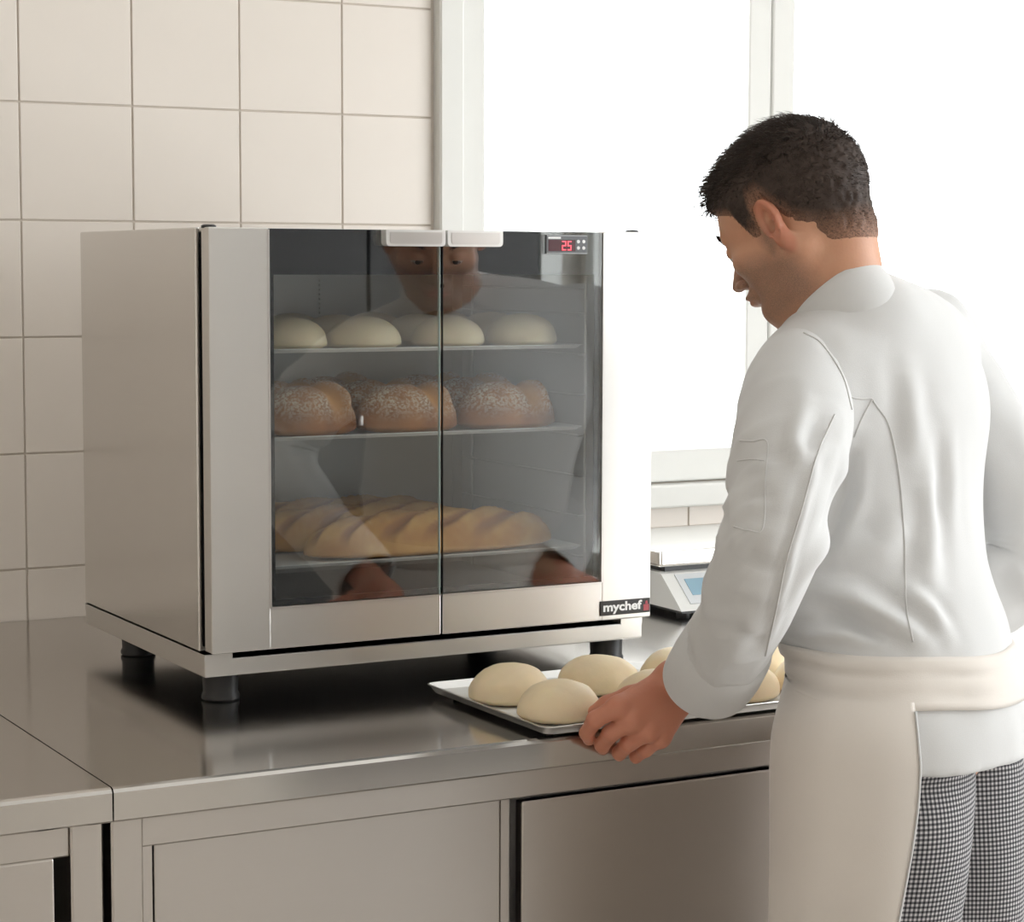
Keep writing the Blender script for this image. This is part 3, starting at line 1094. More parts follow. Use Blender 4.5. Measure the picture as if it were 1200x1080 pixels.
def head_sdf(P):
    q = hloc(P)
    d = cranium(q)
    q0 = q
    q = face_q(q)
    qa = q.copy(); qa[:, 0] = np.abs(qa[:, 0])
    d = smin(d, ell(q, (0, .034, -.045), (.053, .052, .060)), .03)                 # lower face
    d = smin(d, ell(q, (0, .070, -.094), (.020, .018, .018)), .022)               # chin
    d = smin(d, cone(qa, (.056, -.004, -.050), (.018, .066, -.096), .0155, .015), .02)   # jaw line
    d = smin(d, ell(qa, (.044, .056, -.020), (.021, .022, .018)), .02)            # cheekbone
    d = smin(d, cone(qa, (.008, .084, .026), (.042, .072, .026), .0085, .0080), .012)    # brow
    d = smin(d, cone(q, (0, .089, .010), (0, .110, -.030), .0068, .0095), .010)   # nose
    d = smin(d, ell(qa, (.0110, .1000, -.0345), (.0070, .0095, .0070)), .006)     # wings
    d = smax(d, -ell(qa, (.0065, .1060, -.0415), (.0034, .0055, .0035)), .002)    # nostrils
    d = smax(d, -ell(qa, (.031, .094, .006), (.0165, .013, .0105)), .010)         # eye sockets
    d = smin(d, ell(qa, (.031, .0772, .0065), (.0150, .0125, .0110)), .004)       # lids
    d = smin(d, ell(q, (0, .087, -.060), (.026, .013, .013)), .012)               # muzzle
    d = smin(d, ell(qa, (.008, .0955, -.0590), (.0150, .0070, .0045)), .004)      # upper lip
    d = smin(d, ell(q, (0, .0945, -.0690), (.0185, .0075, .0055)), .004)          # lower lip
    d = smax(d, -ell(q, (0, .1030, -.0638), (.0230, .0070, .0011)), .0015)        # mouth line
    d = smin(d, ear_sdf(q0, -1), .003)
    d = smin(d, ear_sdf(q0, 1), .003)
    d = d * HS
    nk = cone(P, hw((0, -.040, -.030)), NECK0 - Zv * .03, .048, .054)
    nk = smin(nk, cone(P, hw((0, .012, -.075)), NECK0 + Dv * .02, .036, .050), .03)
    nk = smin(nk, cone(P, hw((-.058, -.024, -.040)), NECK0 + Dv * .055 - Rv * .02 - Zv * .01, .015, .012), .02)
    d = smin(d, nk, .022)
    return d


hv, hf = sdf_mesh(head_sdf, HC - np.array((.17, .17, .27)), HC + np.array((.20, .16, .15)), .0017)
hv = relax(hv, hf, 1, .25)
hq = face_q(hloc(hv))
keep_low = ((hv - NECK0) @ nv(Zv * .9 + Dv * .4))
# stubble, lips, ears
ax = np.abs(hq[:, 0])
jaw = np.clip((-.018 - hq[:, 2] + .35 * (hq[:, 1] - .03)) / .030, 0, 1) * np.clip((hq[:, 1] + .030) / .03, 0, 1) * np.clip((hq[:, 2] + .135) / .03, 0, 1)
jaw = np.maximum(jaw, np.clip(1 - np.abs(hq[:, 1] - .012) / .016, 0, 1) * np.clip((.02 - hq[:, 2]) / .03, 0, 1) * np.clip((hq[:, 2] + .07) / .03, 0, 1))
lipm = np.clip(1 - np.sqrt((hq[:, 0] / .025) ** 2 + ((hq[:, 2] + .064) / .0115) ** 2), 0, .35) / .35 * (hq[:, 1] > .085)
jaw = jaw * (1 - lipm)
earm = np.clip((ax - .0755) / .004, 0, 1) * (np.abs(hq[:, 1] + .015) < .035)

# ---- left hand on the tray edge
WR = np.array((.4170, -.3870, .9600))
FARM = nv(at(832, 792, 2.405) - WR)          # towards the elbow
MCP = [(.3385, -.3910, .9400), (.3520, -.3985, .9265), (.3680, -.3995, .9120), (.3850, -.3955, .9020)]
PIP = [(.3030, -.3740, .9190), (.3215, -.3780, .9030), (.3440, -.3790, .8890), (.3680, -.3760, .8790)]
DIP = [(.3050, -.3530, .9000), (.3235, -.3560, .8850), (.3455, -.3570, .8740), (.3690, -.3550, .8670)]
TIP = [(.3130, -.3440, .8900), (.3310, -.3450, .8780), (.3520, -.3460, .8680), (.3740, -.3460, .8620)]
_sh = np.array((.010, 0, .007))
MCP, PIP, DIP, TIP = [[tuple(np.array(p) + _sh) for p in J] for J in (MCP, PIP, DIP, TIP)]
MCP = [tuple(np.array(a) * .60 + np.array(b_) * .40 + np.array((0, -.003, .002))) for a, b_ in zip(MCP, PIP)]
FRAD = [.0098, .0102, .0098, .0088]
TH = [(.4060, -.3700, .9530), (.3720, -.3520, .9430), (.3500, -.3380, .9330), (.3380, -.3310, .9250)]


def hand_sdf(P, wr=WR, farm=FARM, mcp=MCP, pip=PIP, dip=DIP, tip=TIP, th=TH):
    ac = nv(np.array(mcp[0]) - np.array(mcp[3]))
    d = cone(P, wr + ac * .012, wr + farm * .075 + ac * .013, .0200, .0235)
    d = smin(d, cone(P, wr - ac * .012, wr + farm * .075 - ac * .012, .0195, .0230), .014)
    for k in range(4):
        o = wr + ac * (.013 - .0085 * k)
        d = smin(d, cone(P, o, mcp[k], .0150, .0118), .012)
    for a, b in ((0, 1), (1, 2), (2, 3)):
        m_ = (np.array(mcp[a]) * .62 + np.array(mcp[b]) * .38)
        d = smin(d, cone(P, wr, m_ + (wr - m_) * .18, .014, .0105), .010)
    inner = nv(np.array((0, 1.0, -.4)))
    d = smin(d, cone(P, wr + inner * .010 + ac * .0, np.array(mcp[1]) * .6 + np.array(mcp[2]) * .4 + inner * .012, .014, .011), .012)
    d = smin(d, cone(P, wr + inner * .008, th[0], .017, .0150), .010)
    t = cone(P, th[0], th[1], .0150, .0118)
    t = smin(t, cone(P, th[1], th[2], .0115, .0100), .005)
    t = smin(t, cone(P, th[2], th[3], .0100, .0078), .005)
    d = smin(d, t, .007)
    fs = None
    for k in range(4):
        r = FRAD[k]
        f = cone(P, mcp[k], pip[k], r * 1.12, r)
        f = smin(f, cone(P, pip[k], dip[k], r * .98, r * .86), .003)
        f = smin(f, cone(P, dip[k], tip[k], r * .86, r * .72), .003)
        f = smin(f, np.linalg.norm(P - np.asarray(mcp[k], np.float32), axis=1) - r * 1.22, .004)
        fs = f if fs is None else smin(fs, f, .0014)
    d = smin(d, fs, .0065)
    # tendons
    for k in range(4):
        a = np.array(mcp[k]); b_ = a + (wr - a) * .7
        nrm = nv((-.15, -.85, .5))
        d = smin(d, cone(P, a + nrm * .0075, b_ + nrm * .009, .0042, .0030), .006)
    return d


gv, gf = sdf_mesh(hand_sdf, (.275, -.48, .835), (.62, -.31, 1.07), .0016)
gv = relax(gv, gf, 1, .35)

# ---- right hand holds the far end of the same tray: mirrored along the tray
XM = .560
def mir(p): q = np.array(p, float); q[0] = 2 * XM - q[0]; return q
gv2 = gv.copy(); gv2[:, 0] = 2 * XM - gv2[:, 0]
gf2 = gf[:, ::-1]
WR2 = mir(WR)

# ---- body under the clothes (torso, arms, legs) as one smooth form
ELB2 = RSH + np.array((.085, -.120, -.235))
SL = [(*at(972, 430, 2.39), .028, .036), (*at(956, 436, 2.36), .044, .050), (*at(939, 452, 2.335), .0575, .061), (*at(931, 488, 2.295), .0605, .064),
      (*at(923, 540, 2.245), .0565, .061), (*at(912, 605, 2.205), .0515, .058), (*at(893, 668, 2.215), .0480, .056), (*at(867, 730, 2.290), .0460, .050),
      (*at(848, 766, 2.355), .0450, .045), (*at(831, 794, 2.410), .0460, .042)]
FARM2 = FARM * np.array((-1, 1, 1))
w2 = WR2 + FARM2 * .045
SR = [(*(TL(.09, -.008, .01)), .045, .05), (*(TL(.145, -.006, .004)), .060, .064), (*(RSH + Rv * .015 - Zv * .02), .064, .066),
      (*(RSH * .6 + ELB2 * .4), .059, .061), (*(RSH * .2 + ELB2 * .8), .053, .056), (*(ELB2 * .85 + WR2 * .15), .050, .054), (*(ELB2 * .45 + (WR2 + FARM2 * .06) * .55), .049, .05), (*w2, .053, .053)]
HIPL, HIPR = PEL - Rv * .076 - Zv * .02, PEL + Rv * .076 - Zv * .02
FTL = np.array((HIPL[0] - .02, HIPL[1] - .03, .0)); FTR = np.array((HIPR[0] + .02, HIPR[1] - .06, .0))
KNL = (HIPL + FTL) / 2 + Dv * .012; KNR = (HIPR + FTR) / 2 + Dv * .012
KNL[2] = KNR[2] = .50


def body_sdf(P):
    d = ell(P, TL(0, -.005, -.10), (.135, .10, .15), np.stack([Rv, Dv, Zv], 1))
    d = smin(d, ell(P, PEL + Zv * .075, (.10, .070, .06), np.stack([Rv, Dv, Zv], 1)), .06)
    d = smin(d, cone(P, TL(0, -.02, -.12), PEL, .09, .10), .05)
    d = smin(d, cone(P, TL(-.1, -.01, 0), TL(.1, -.01, 0), .045, .045), .05)
    d = smin(d, cone(P, TL(0, 0, -.02), NECK0, .06, .054), .04)
    for ctrl, wr in ((SL, WR), (SR, WR2)):
        pts = [np.array(c[:3]) for c in ctrl[2:]] + [np.array(wr)]
        for i in range(len(pts) - 1):
            d = smin(d, cone(P, pts[i], pts[i + 1], .034 - .0016 * i, .0324 - .0016 * i), .01)
    for h_, k_, f_ in ((HIPL, KNL, FTL), (HIPR, KNR, FTR)):
        d = smin(d, cone(P, h_ + Zv * .07, h_ - Zv * .06, .045, .045), .01)
        d = smin(d, cone(P, h_ - Zv * .06, k_, .045, .045), .01)
        d = smin(d, cone(P, k_, f_ + Zv * .08, .048, .034), .02)
    return d


allp = np.array([LSH, RSH, np.array(SL[6][:3]), ELB2, WR, WR2, FTL, FTR, PEL, NECK0])
bv, bf = sdf_mesh(body_sdf, allp.min(0) - .14, allp.max(0) + .14, .008)

V = [hv, gv, gv2, bv]; F = []; off = 0
for v_, f_ in zip(V, (hf, gf, gf2, bf)):
    F.append(f_ + off); off += len(v_)
V = np.concatenate(V); F = np.concatenate(F)
z_ = np.zeros(off - len(hv))
nz1 = vnoise(V, 60.0)
hand_red = np.concatenate([np.zeros(len(hv)), np.ones(len(gv) + len(gv2)), np.zeros(len(bv))])
SKIN = bpy.data.materials.new('skin')
SKIN.use_nodes = True
N_, L_ = SKIN.node_tree.nodes, SKIN.node_tree.links
p_ = N_['Principled BSDF']
p_.inputs['Roughness'].default_value = .48
p_.inputs['Subsurface Weight'].default_value = .18
p_.inputs['Subsurface Radius'].default_value = (.010, .0035, .0018)
p_.inputs['Subsurface Scale'].default_value = 1.0
tc = N_.new('ShaderNodeTexCoord')
def _noise(sc, det):
    t = N_.new('ShaderNodeTexNoise'); t.inputs['Scale'].default_value = sc; t.inputs['Detail'].default_value = det
    L_.new(tc.outputs['Object'], t.inputs['Vector']); return t
def _mix(a, b_, f):
    x = N_.new('ShaderNodeMix'); x.data_type = 'RGBA'
    for k, s in (('A', a), ('B', b_)):
        if isinstance(s, tuple): x.inputs[k].default_value = (*s, 1)
        else: L_.new(s, x.inputs[k])
    L_.new(f, x.inputs['Factor']); return x.outputs['Result']
def _attr(n, mul=1.0):
    a = N_.new('ShaderNodeAttribute'); a.attribute_name = n
    m = N_.new('ShaderNodeMath'); m.operation = 'MULTIPLY'; m.inputs[1].default_value = mul
    L_.new(a.outputs['Fac'], m.inputs[0]); return m.outputs[0]
c_ = _mix((.66, .355, .225), (.57, .285, .175), _noise(45, 4).outputs['Fac'])
c_ = _mix(c_, (.58, .215, .135), _attr('red', .75))
c_ = _mix(c_, (.48, .16, .12), _attr('lip', .8))
st_ = N_.new('ShaderNodeMath'); st_.operation = 'MULTIPLY'
L_.new(_attr('stubble', 1.0), st_.inputs[0])
mr_ = N_.new('ShaderNodeMapRange'); mr_.inputs['From Min'].default_value = .3; mr_.inputs['From Max'].default_value = .7
mr_.inputs['To Min'].default_value = .35; mr_.inputs['To Max'].default_value = .8
L_.new(_noise(900, 2).outputs['Fac'], mr_.inputs['Value']); L_.new(mr_.outputs[0], st_.inputs[1])
c_ = _mix(c_, (.19, .125, .095), st_.outputs[0])
L_.new(c_, p_.inputs['Base Color'])
bp = N_.new('ShaderNodeBump'); bp.inputs['Strength'].default_value = .25; bp.inputs['Distance'].default_value = .0008
L_.new(_noise(320, 3).outputs['Fac'], bp.inputs['Height']); L_.new(bp.outputs[0], p_.inputs['Normal'])

ORG = WOFF[man.name]
me = fast_mesh('body', V - ORG, F, SKIN, {'stubble': np.concatenate([jaw, z_]), 'lip': np.concatenate([lipm, z_]),
                                          'red': np.concatenate([earm, z_]) + hand_red})
body_o = link(bpy.data.objects.new('body', me), man, ORG)

# eyes
EYEM = mat('eye_white', (.75, .72, .68), .15)
IRIS = mat('dark_iris', (.03, .018, .012), .1)
for sx in (-1, 1):
    c = np.array((sx * .031, .0768, .0008))
    mb = MB()
    gz = np.array((0, .96, -.28))
    ax3 = nv(gz); bx3 = np.array((1.0, 0, 0)); cx3 = np.cross(ax3, bx3)
    R_ = .0118
    rings = []
    for k in range(1, 16):
        a = math.pi * k / 16
        rings.append([tuple(hw(c + R_ * (math.cos(a) * ax3 + math.sin(a) * (math.cos(q) * bx3 + math.sin(q) * cx3)))) for q in np.arange(20) * math.pi / 10])
    mb.loft(rings)
    mb.mi = [1 if i < 40 or i == 280 else 0 for i in range(len(mb.f))]
    mb.build('eye', [EYEM, IRIS], man, True)

# ---- hair: short sides, longer top
HAIR = mat('dark_brown_hair', (.042, .029, .023), .5, spec=.3, noise=.25, nscale=40)


HAIRCAP = bpy.data.materials.new('dark_hair_faded')
HAIRCAP.use_nodes = True
N_, L_ = HAIRCAP.node_tree.nodes, HAIRCAP.node_tree.links
p_ = N_['Principled BSDF']
p_.inputs['Roughness'].default_value = .6
p_.inputs['Specular IOR Level'].default_value = .25
tc = N_.new('ShaderNodeTexCoord')
h1 = _mix((.036, .024, .019), (.075, .052, .042), _noise(120, 4).outputs['Fac'])
sp_ = N_.new('ShaderNodeMapRange'); sp_.inputs['From Min'].default_value = .35; sp_.inputs['From Max'].default_value = .65
sp_.inputs['To Min'].default_value = .45; sp_.inputs['To Max'].default_value = 1.0
L_.new(_noise(600, 2).outputs['Fac'], sp_.inputs['Value'])
ml_ = N_.new('ShaderNodeMath'); ml_.operation = 'MULTIPLY'
L_.new(sp_.outputs[0], ml_.inputs[0]); L_.new(_attr('fade', 1.0), ml_.inputs[1])
L_.new(_mix(h1, (.40, .21, .135), ml_.outputs[0]), p_.inputs['Base Color'])


def hairline(q):
    """positive inside the hairy part of the scalp"""
    x, y, z = np.abs(q[:, 0]), q[:, 1], q[:, 2]
    front = z - (.062 - np.clip(x - .02, 0, 1) * .25)                     # forehead line
    lim = np.where(y > .045, .062 - np.clip(x - .03, 0, .1) * .55, 0)
    temple = z - np.interp(y, [.028, .040, .060, .085], [.004, .036, .048, .062]).astype(np.float32)
    side = z - np.interp(y, [-.120, -.085, -.060, -.040, -.028, -.012, .006, .014, .024, .028],
                         [-.064, -.064, -.054, -.036, -.010, .030, .030, -.006, -.006, .000]).astype(np.float32)
    return np.where(y > .028, temple, side)


def hair_sdf(P):
    q = hloc(P)
    t = .0025 + .0040 * np.clip((q[:, 2] - .0) / .05, 0, 1) + .0060 * np.clip((q[:, 2] - .075) / .03, 0, 1)
    t = t + .004 * np.clip((q[:, 1] - .03) / .05, 0, 1) * np.clip((q[:, 2] - .055) / .03, 0, 1)
    m = hairline(q)
    t = t * np.clip((m + .002) / .016, 0.15, 1)
    t = t + (vnoise(q * np.array((1, .45, 1), np.float32), 190.0) - .5) * .0042 * np.clip(m / .02, .2, 1)
    d = cranium(q)
    nk = cone(P, hw((0, -.040, -.030)), NECK0 - Zv * .03, .048, .054) / HS
    d = smin(d, nk, .022)
    quiff = cone(q, (-.010, .066, .082), (-.022, .082, .079), .014, .008)
    quiff = smin(quiff, cone(q, (.02, .064, .084), (.012, .080, .082), .013, .008), .012)
    d = smin(d - t, quiff + (vnoise(q, 160.0) - .5) * .004, .016)
    return smax(d, -m, .003)


av, af = sdf_mesh(hair_sdf, HC - np.array((.14, .15, .16)), HC + np.array((.15, .16, .17)), .0022)
fade = np.clip(1 - hairline(hloc(av)) / np.interp(hloc(av)[:, 1], [-.08, -.03, -.01, .02, .03], [.045, .045, .030, .030, .012]), 0, 1)
me = fast_mesh('hair', av - ORG, af, HAIRCAP, {'fade': fade})
hair_o = link(bpy.data.objects.new('hair', me), man, ORG)
# single strands, joined: far too many to count
an = vnormals(av, af)
rs = np.random.RandomState(5)
aq = hloc(av)
wgt = np.clip(hairline(aq) / .03 + .05, .0, 1) * (np.linalg.norm(av - HC, axis=1) > .06)
sel = rs.choice(len(av), 9000, p=wgt / wgt.sum())
bent = bpy.data.meshes.new('hair_strands')
SV, SF = [], []
for n_, i in enumerate(sel):
    p0 = av[i]; nn = an[i]; q = aq[i]
    top = np.clip((q[2] - .05) / .05, 0, 1); fr = np.clip((q[1] - .02) / .06, 0, 1)
    flow = HB @ np.array((rs.normal(0, .25), .9 * top + .15 - .5 * (1 - top), -.75 * (1 - top) + .25 * top * rs.rand()))
    L0 = .005 + .011 * top * (.6 + .6 * rs.rand()) + .004 * fr * top
    if q[2] < .0: L0 *= .6
    d1 = nv(nn * (.55 + .35 * rs.rand()) + flow * .8 + rs.normal(0, .18, 3))
    d2 = nv(d1 + flow * .7 - nn * .25 + rs.normal(0, .25, 3))
    pa = p0 - nn * .0012
    pb = pa + d1 * L0 * .6; pc = pb + d2 * L0 * .55
    sd = nv(np.cross(d1, nn + 1e-4)); r_ = .00034 + .00025 * top
    k = len(SV)
    SV += [pa - sd * r_, pa + sd * r_, pa + nn * r_, pb - sd * r_ * .8, pb + sd * r_ * .8, pb + nn * r_ * .8, pc, pc + sd * 1e-5]
    SF += [(k, k + 1, k + 4, k + 3), (k + 1, k + 2, k + 5, k + 4), (k + 2, k, k + 3, k + 5),
           (k + 3, k + 4, k + 7, k + 6), (k + 4, k + 5, k + 6, k + 7), (k + 5, k + 3, k + 6, k + 7)]
# curl at the forehead
for cc in range(26):
    base = hw((-.018 + rs.normal(0, .010), .076 + rs.normal(0, .006), .082 + rs.normal(0, .006)))
    rad = .006 + rs.rand() * .004
    prev = None
    sdv = nv(HR + rs.normal(0, .3, 3))
    pts = []
    for k in range(9):
        a = k / 8 * 4.2
        pts.append(base + HF * (.012 + rad * math.sin(a)) + HU * (rad * math.cos(a) - rad) + sdv * .001 * k)
    for k in range(8):
        n0 = len(SV); r_ = .0005
        for pt in (pts[k], pts[k + 1]):
            SV += [pt - HR * r_, pt + HR * r_, pt + HU * r_]
        SF += [(n0, n0 + 1, n0 + 4, n0 + 3), (n0 + 1, n0 + 2, n0 + 5, n0 + 4), (n0 + 2, n0, n0 + 3, n0 + 5)]
me = fast_mesh('hair_strands', np.array(SV) - ORG, np.array(SF), HAIR)
o = link(bpy.data.objects.new('hair_strands', me), hair_o, ORG)
o['kind'] = 'stuff'
# eyebrows
for sx in (-1, 1):
    mb = MB()
    for k in range(60):
        u_ = rs.rand()
        a = np.array((sx * (.012 + .034 * u_), .0935 - .012 * u_ ** 2, .024 + .006 * math.sin(u_ * 2.4) + rs.normal(0, .0016)))
        b_ = a + np.array((sx * .007, .0008, .0015))
        mb.tube([hw(a), hw(b_)], [.0006, .0002], 3)
    mb.build('eyebrow', HAIR, man)

# ---- jacket torso
CLOTH = mat('white_cotton', (.69, .688, .685), .85, spec=.2, sheen=.25, noise=.02, nscale=14, bump=.12, bscale=900)
APRON = mat('apron_cotton', (.80, .745, .69), .9, spec=.15, sheen=.2, noise=.07, nscale=7, bump=.15, bscale=800)
STITCH = mat('seam_stitch', (.66, .65, .64), .9)
TB = np.stack([Rv, Dv, Zv], 1)
HEMZ = .900


def jacket_sdf(P):
    d = ell(P, TL(0, -.008, -.085), (.170, .122, .158), TB)
    d = smin(d, ell(P, TL(0, -.045, -.045), (.140, .082, .105), TB), .04)                   # rounded upper back
    d = smin(d, cone(P, TL(-.130, -.008, -.006), TL(.130, -.008, -.006), .060, .060), .05)
    d = smin(d, cone(P, TL(-.158, -.010, -.026), NECK0 - Zv * .055 - Rv * .005 - Dv * .008, .0615, .060), .04)
    d = smin(d, cone(P, TL(.150, -.004, -.006), NECK0 - Zv * .022 + Rv * .012 - Dv * .018, .054, .062), .04)
    d = smin(d, ell(P, TL(-.02, -.030, -.235), (.158, .118, .15), TB), .06)
    bl = PEL + Zv * .02
    low = ell(P, PEL - Zv * .03 - Dv * .008, (.176, .132, .20), TB)
    d = smin(d, low, .05)
    # belt cinches the cloth
    zb = (P[:, 2] - .992)
    d = d + .011 * np.exp(-(zb / .035) ** 2)
    return smax(d, HEMZ - P[:, 2], .004)


jv, jf = sdf_mesh(jacket_sdf, M0 + np.array((-.30, -.30, -.44)), M0 + np.array((.30, .28, .14)), .0045)
jv = relax(jv, jf, 2, .5)


def bvh_of(V, F): return BVHTree.FromPolygons([tuple(v) for v in V], [tuple(int(i) for i in f) for f in F])


def hit(bvh, x, y):
    h = bvh.ray_cast(Vector(CAM), Vector(ray(x, y)).normalized())
    return None if h[0] is None else (np.array(h[0]), np.array(h[1]))


def folds(V, N, bvh, specs):
    """soft creases along lines on the cloth: (pixels, half width m, height m)"""
    disp = np.zeros(len(V))
    for pts, wd, amp in specs:
        P3 = [hit(bvh, *p) for p in pts]
        P3 = [p[0] for p in P3 if p is not None]
        if len(P3) < 2: continue
        L = [np.linalg.norm(P3[k + 1] - P3[k]) for k in range(len(P3) - 1)]
        tot = sum(L); run = 0
        best = np.full(len(V), 9.0); par = np.zeros(len(V))
        for k in range(len(P3) - 1):
            ab = P3[k + 1] - P3[k]
            h = np.clip(((V - P3[k]) @ ab) / (ab @ ab + 1e-12), 0, 1)
            dd = np.linalg.norm(V - P3[k] - h[:, None] * ab, axis=1)
            m = dd < best
            best = np.where(m, dd, best); par = np.where(m, (run + h * L[k]) / tot, par)
            run += L[k]
        tp = np.sin(np.clip(par, .03, .97) * math.pi) ** .6
        q = best / wd
        disp += 1.5 * amp * tp * (np.exp(-q * q) - .35 * np.exp(-((q - 1.7) / .9) ** 2))
    return V + N * disp[:, None]


jn = vnormals(jv, jf)
jb = bvh_of(jv, jf)
jv = jv + jn * ((vnoise(jv, (16, 16, 6)) - .5) * .007 + (vnoise(jv, (40, 40, 14), 5.0) - .5) * .0018)[:, None]
jv = folds(jv, jn, jb, [
    ([(955, 690), (1000, 700), (1050, 730), (1085, 752)], .012, .007),
    ([(960, 705), (1000, 730), (1040, 752)], .012, -.006),
    ([(1060, 690), (1090, 715), (1110, 745)], .010, .005),
    ([(985, 650), (1030, 640), (1060, 610)], .016, .005),
    ([(940, 745), (990, 740), (1045, 756)], .008, .005),
    ([(1085, 560), (1092, 620), (1088, 690)], .014, .005),
    ([(1060, 430), (1066, 480), (1072, 540)], .014, .004),
    ([(1100, 500), (1104, 560), (1100, 640)], .012, -.004),
    ([(1000, 520), (990, 580), (960, 660)], .010, -.006),
])
me = fast_mesh('jacket', jv - ORG, jf, CLOTH)
jacket = link(bpy.data.objects.new('jacket', me), man, ORG)
jb = bvh_of(jv, jf)


def cat(P, k, n):
    """Catmull-Rom resample of control rows"""
    P = [np.array(p, float) for p in P]
    P = [2 * P[0] - P[1]] + P + [2 * P[-1] - P[-2]]
    out = []
    m = len(P) - 3
    for s in np.linspace(0, m - 1e-6, n):
        i = int(s); t = s - i
        a, b_, c, d_ = P[i:i + 4]
        out.append(.5 * ((2 * b_) + (-a + c) * t + (2 * a - 5 * b_ + 4 * c - d_) * t * t + (-a + 3 * b_ - 3 * c + d_) * t ** 3))
    return np.array(out)


def sleeve(ctrl, name, nr=110, nt=72, seed=0):
    """ctrl rows: x, y, z, radius along u, radius along v; the last row is the hem. Built as a shell with an open cuff."""
    S = cat(ctrl, 0, nr)
    V = []
    prevb = None
    frames = []
    for i in range(nr):
        t = nv(S[min(i + 1, nr - 1), :3] - S[max(i - 1, 0), :3])
        b_ = np.array(_r) if prevb is None else prevb
        b_ = nv(b_ - t * (b_ @ t)); prevb = b_
        c = np.cross(t, b_)
        frames.append((t, b_, c))
        for k in range(nt):
            q = 2 * math.pi * k / nt
            V.append(S[i, :3] + b_ * S[i, 3] * math.cos(q) + c * S[i, 4] * math.sin(q))
    V = np.array(V)
    N = V - np.repeat(S[:, :3], nt, 0)
    N /= np.linalg.norm(N, axis=1)[:, None]
    s = np.repeat(np.linspace(0, 1, nr), nt)
    # soft cross creases, stronger round the elbow and above the cuff
    ang = np.tile(np.arange(nt) * 2 * math.pi / nt, nr)
    q3 = np.stack([np.cos(ang) * 1.1, np.sin(ang) * 1.1, s * 13 + .5 * np.sin(ang + s * 5)], 1)
    a1 = vnoise(q3, 1.0, seed) - .5
    a1 = .6 * a1 + .4 * (.35 - np.abs(vnoise(q3 * np.array((1.3, 1.3, 1.2)), 1.0, seed + 4) - .5) * 2.2)
    a2 = vnoise(q3 * np.array((1.6, 1.6, 1.9)), 1.0, seed + 9) - .5
    env = .0030 + .0105 * np.exp(-((s - .55) / .16) ** 2) + .006 * np.exp(-((s - .85) / .12) ** 2)
    V = V + N * (a1 * env * 1.5 + a2 * env * .7)[:, None]
    # shell: inner wall near the hem
    F = []
    for i in range(nr - 1):
        for k in range(nt):
            j = (k + 1) % nt
            F.append((i * nt + k, i * nt + j, (i + 1) * nt + j, (i + 1) * nt + k))
    base = len(V)
    inner = []
    for m_, (ii, sh) in enumerate(((nr - 1, .0012), (nr - 2, .0026), (nr - 8, .0030), (nr - 18, .0050))):
        inner.append(V[ii * nt:(ii + 1) * nt] - N[ii * nt:(ii + 1) * nt] * sh)
    V = np.concatenate([V] + inner)
    prev = (nr - 1) * nt
    for m_ in range(4):
        cur = base + m_ * nt
        for k in range(nt):
            j = (k + 1) % nt
            F.append((prev + k, prev + j, cur + j, cur + k))
        prev = cur
    return V, np.array(F)


sv, sf = sleeve(SL, 'sleeve', seed=3)
sb = bvh_of(sv, sf)
sn = vnormals(sv, sf)
if ((sv - sv.mean(0)) * sn).sum(1).mean() < 0: sf = sf[:, ::-1]; sn = -sn
sv = folds(sv, sn, sb, [
    ([(975, 490), (958, 530), (942, 590), (925, 650), (912, 705), (898, 760)], .006, .0030),
    ([(945, 470), (930, 520), (950, 560)], .010, .004),
    ([(868, 560), (890, 545), (910, 550)], .007, .004),
    ([(862, 590), (885, 575), (905, 585)], .007, -.004),
    ([(856, 640), (885, 620), (915, 625)], .008, .004),
    ([(850, 665), (880, 655), (915, 668)], .008, -.005),
    ([(840, 690), (870, 690), (905, 700)], .007, .004),
    ([(825, 730), (860, 735), (890, 750)], .007, -.004),
    ([(985, 520), (975, 580), (950, 650)], .009, -.002),
])
me = fast_mesh('sleeve', sv - ORG, sf, CLOTH)
slv = link(bpy.data.objects.new('sleeve', me), man, ORG)
sb = bvh_of(sv, sf)

# turned-back cuff: a second short shell outside the hem
def cuff_of(ctrl, name, k0=.80):
    S = cat(ctrl, 0, 60)
    nt = 64
    rows = []
    i0 = int(60 * k0)
    seq = [(i0 - 1, -.006), (i0, .0045), (i0 + 4, .0066), (58, .0062), (59, .0056), (59, .0018)]
    for (i, off_) in seq:
        t = nv(S[min(i + 1, 59), :3] - S[max(i - 1, 0), :3])
        b_ = nv(np.array(_r) - t * (np.array(_r) @ t)); c = np.cross(t, b_)
        ext = t * .004 if i == 59 else t * 0
        rows.append([tuple(S[i, :3] + ext + b_ * (S[i, 3] + off_) * math.cos(q) + c * (S[i, 4] + off_) * math.sin(q)) for q in np.arange(nt) * 2 * math.pi / nt])
    mb = MB().loft(rows, False, False)
    return mb.build(name, CLOTH, man, True, 50)


cuff_of(SL, 'cuff', .86)

# right sleeve, far side
rv_, rf_ = sleeve(SR, 'sleeve', nr=80, nt=56, seed=21)
me = fast_mesh('sleeve', rv_ - ORG, rf_, CLOTH)
link(bpy.data.objects.new('sleeve', me), man, ORG)
cuff_of(SR, 'cuff', .84)


# seams: thin stitched ridges lying on the cloth
def seam(px, bvh, name, parent, rad=.0011, m=STITCH, n=60):
    pts = cat([(p[0], p[1], 0) for p in px], 0, n)
    P3 = []
    for p in pts:
        h = hit(bvh, p[0], p[1])
        if h is None: continue
        nrm = h[1] if h[1] @ (CAM - h[0]) > 0 else -h[1]
        P3.append(h[0] + nrm * rad * .35)
    if len(P3) > 3: MB().tube(P3, rad, 6).build(name, m, parent, True)


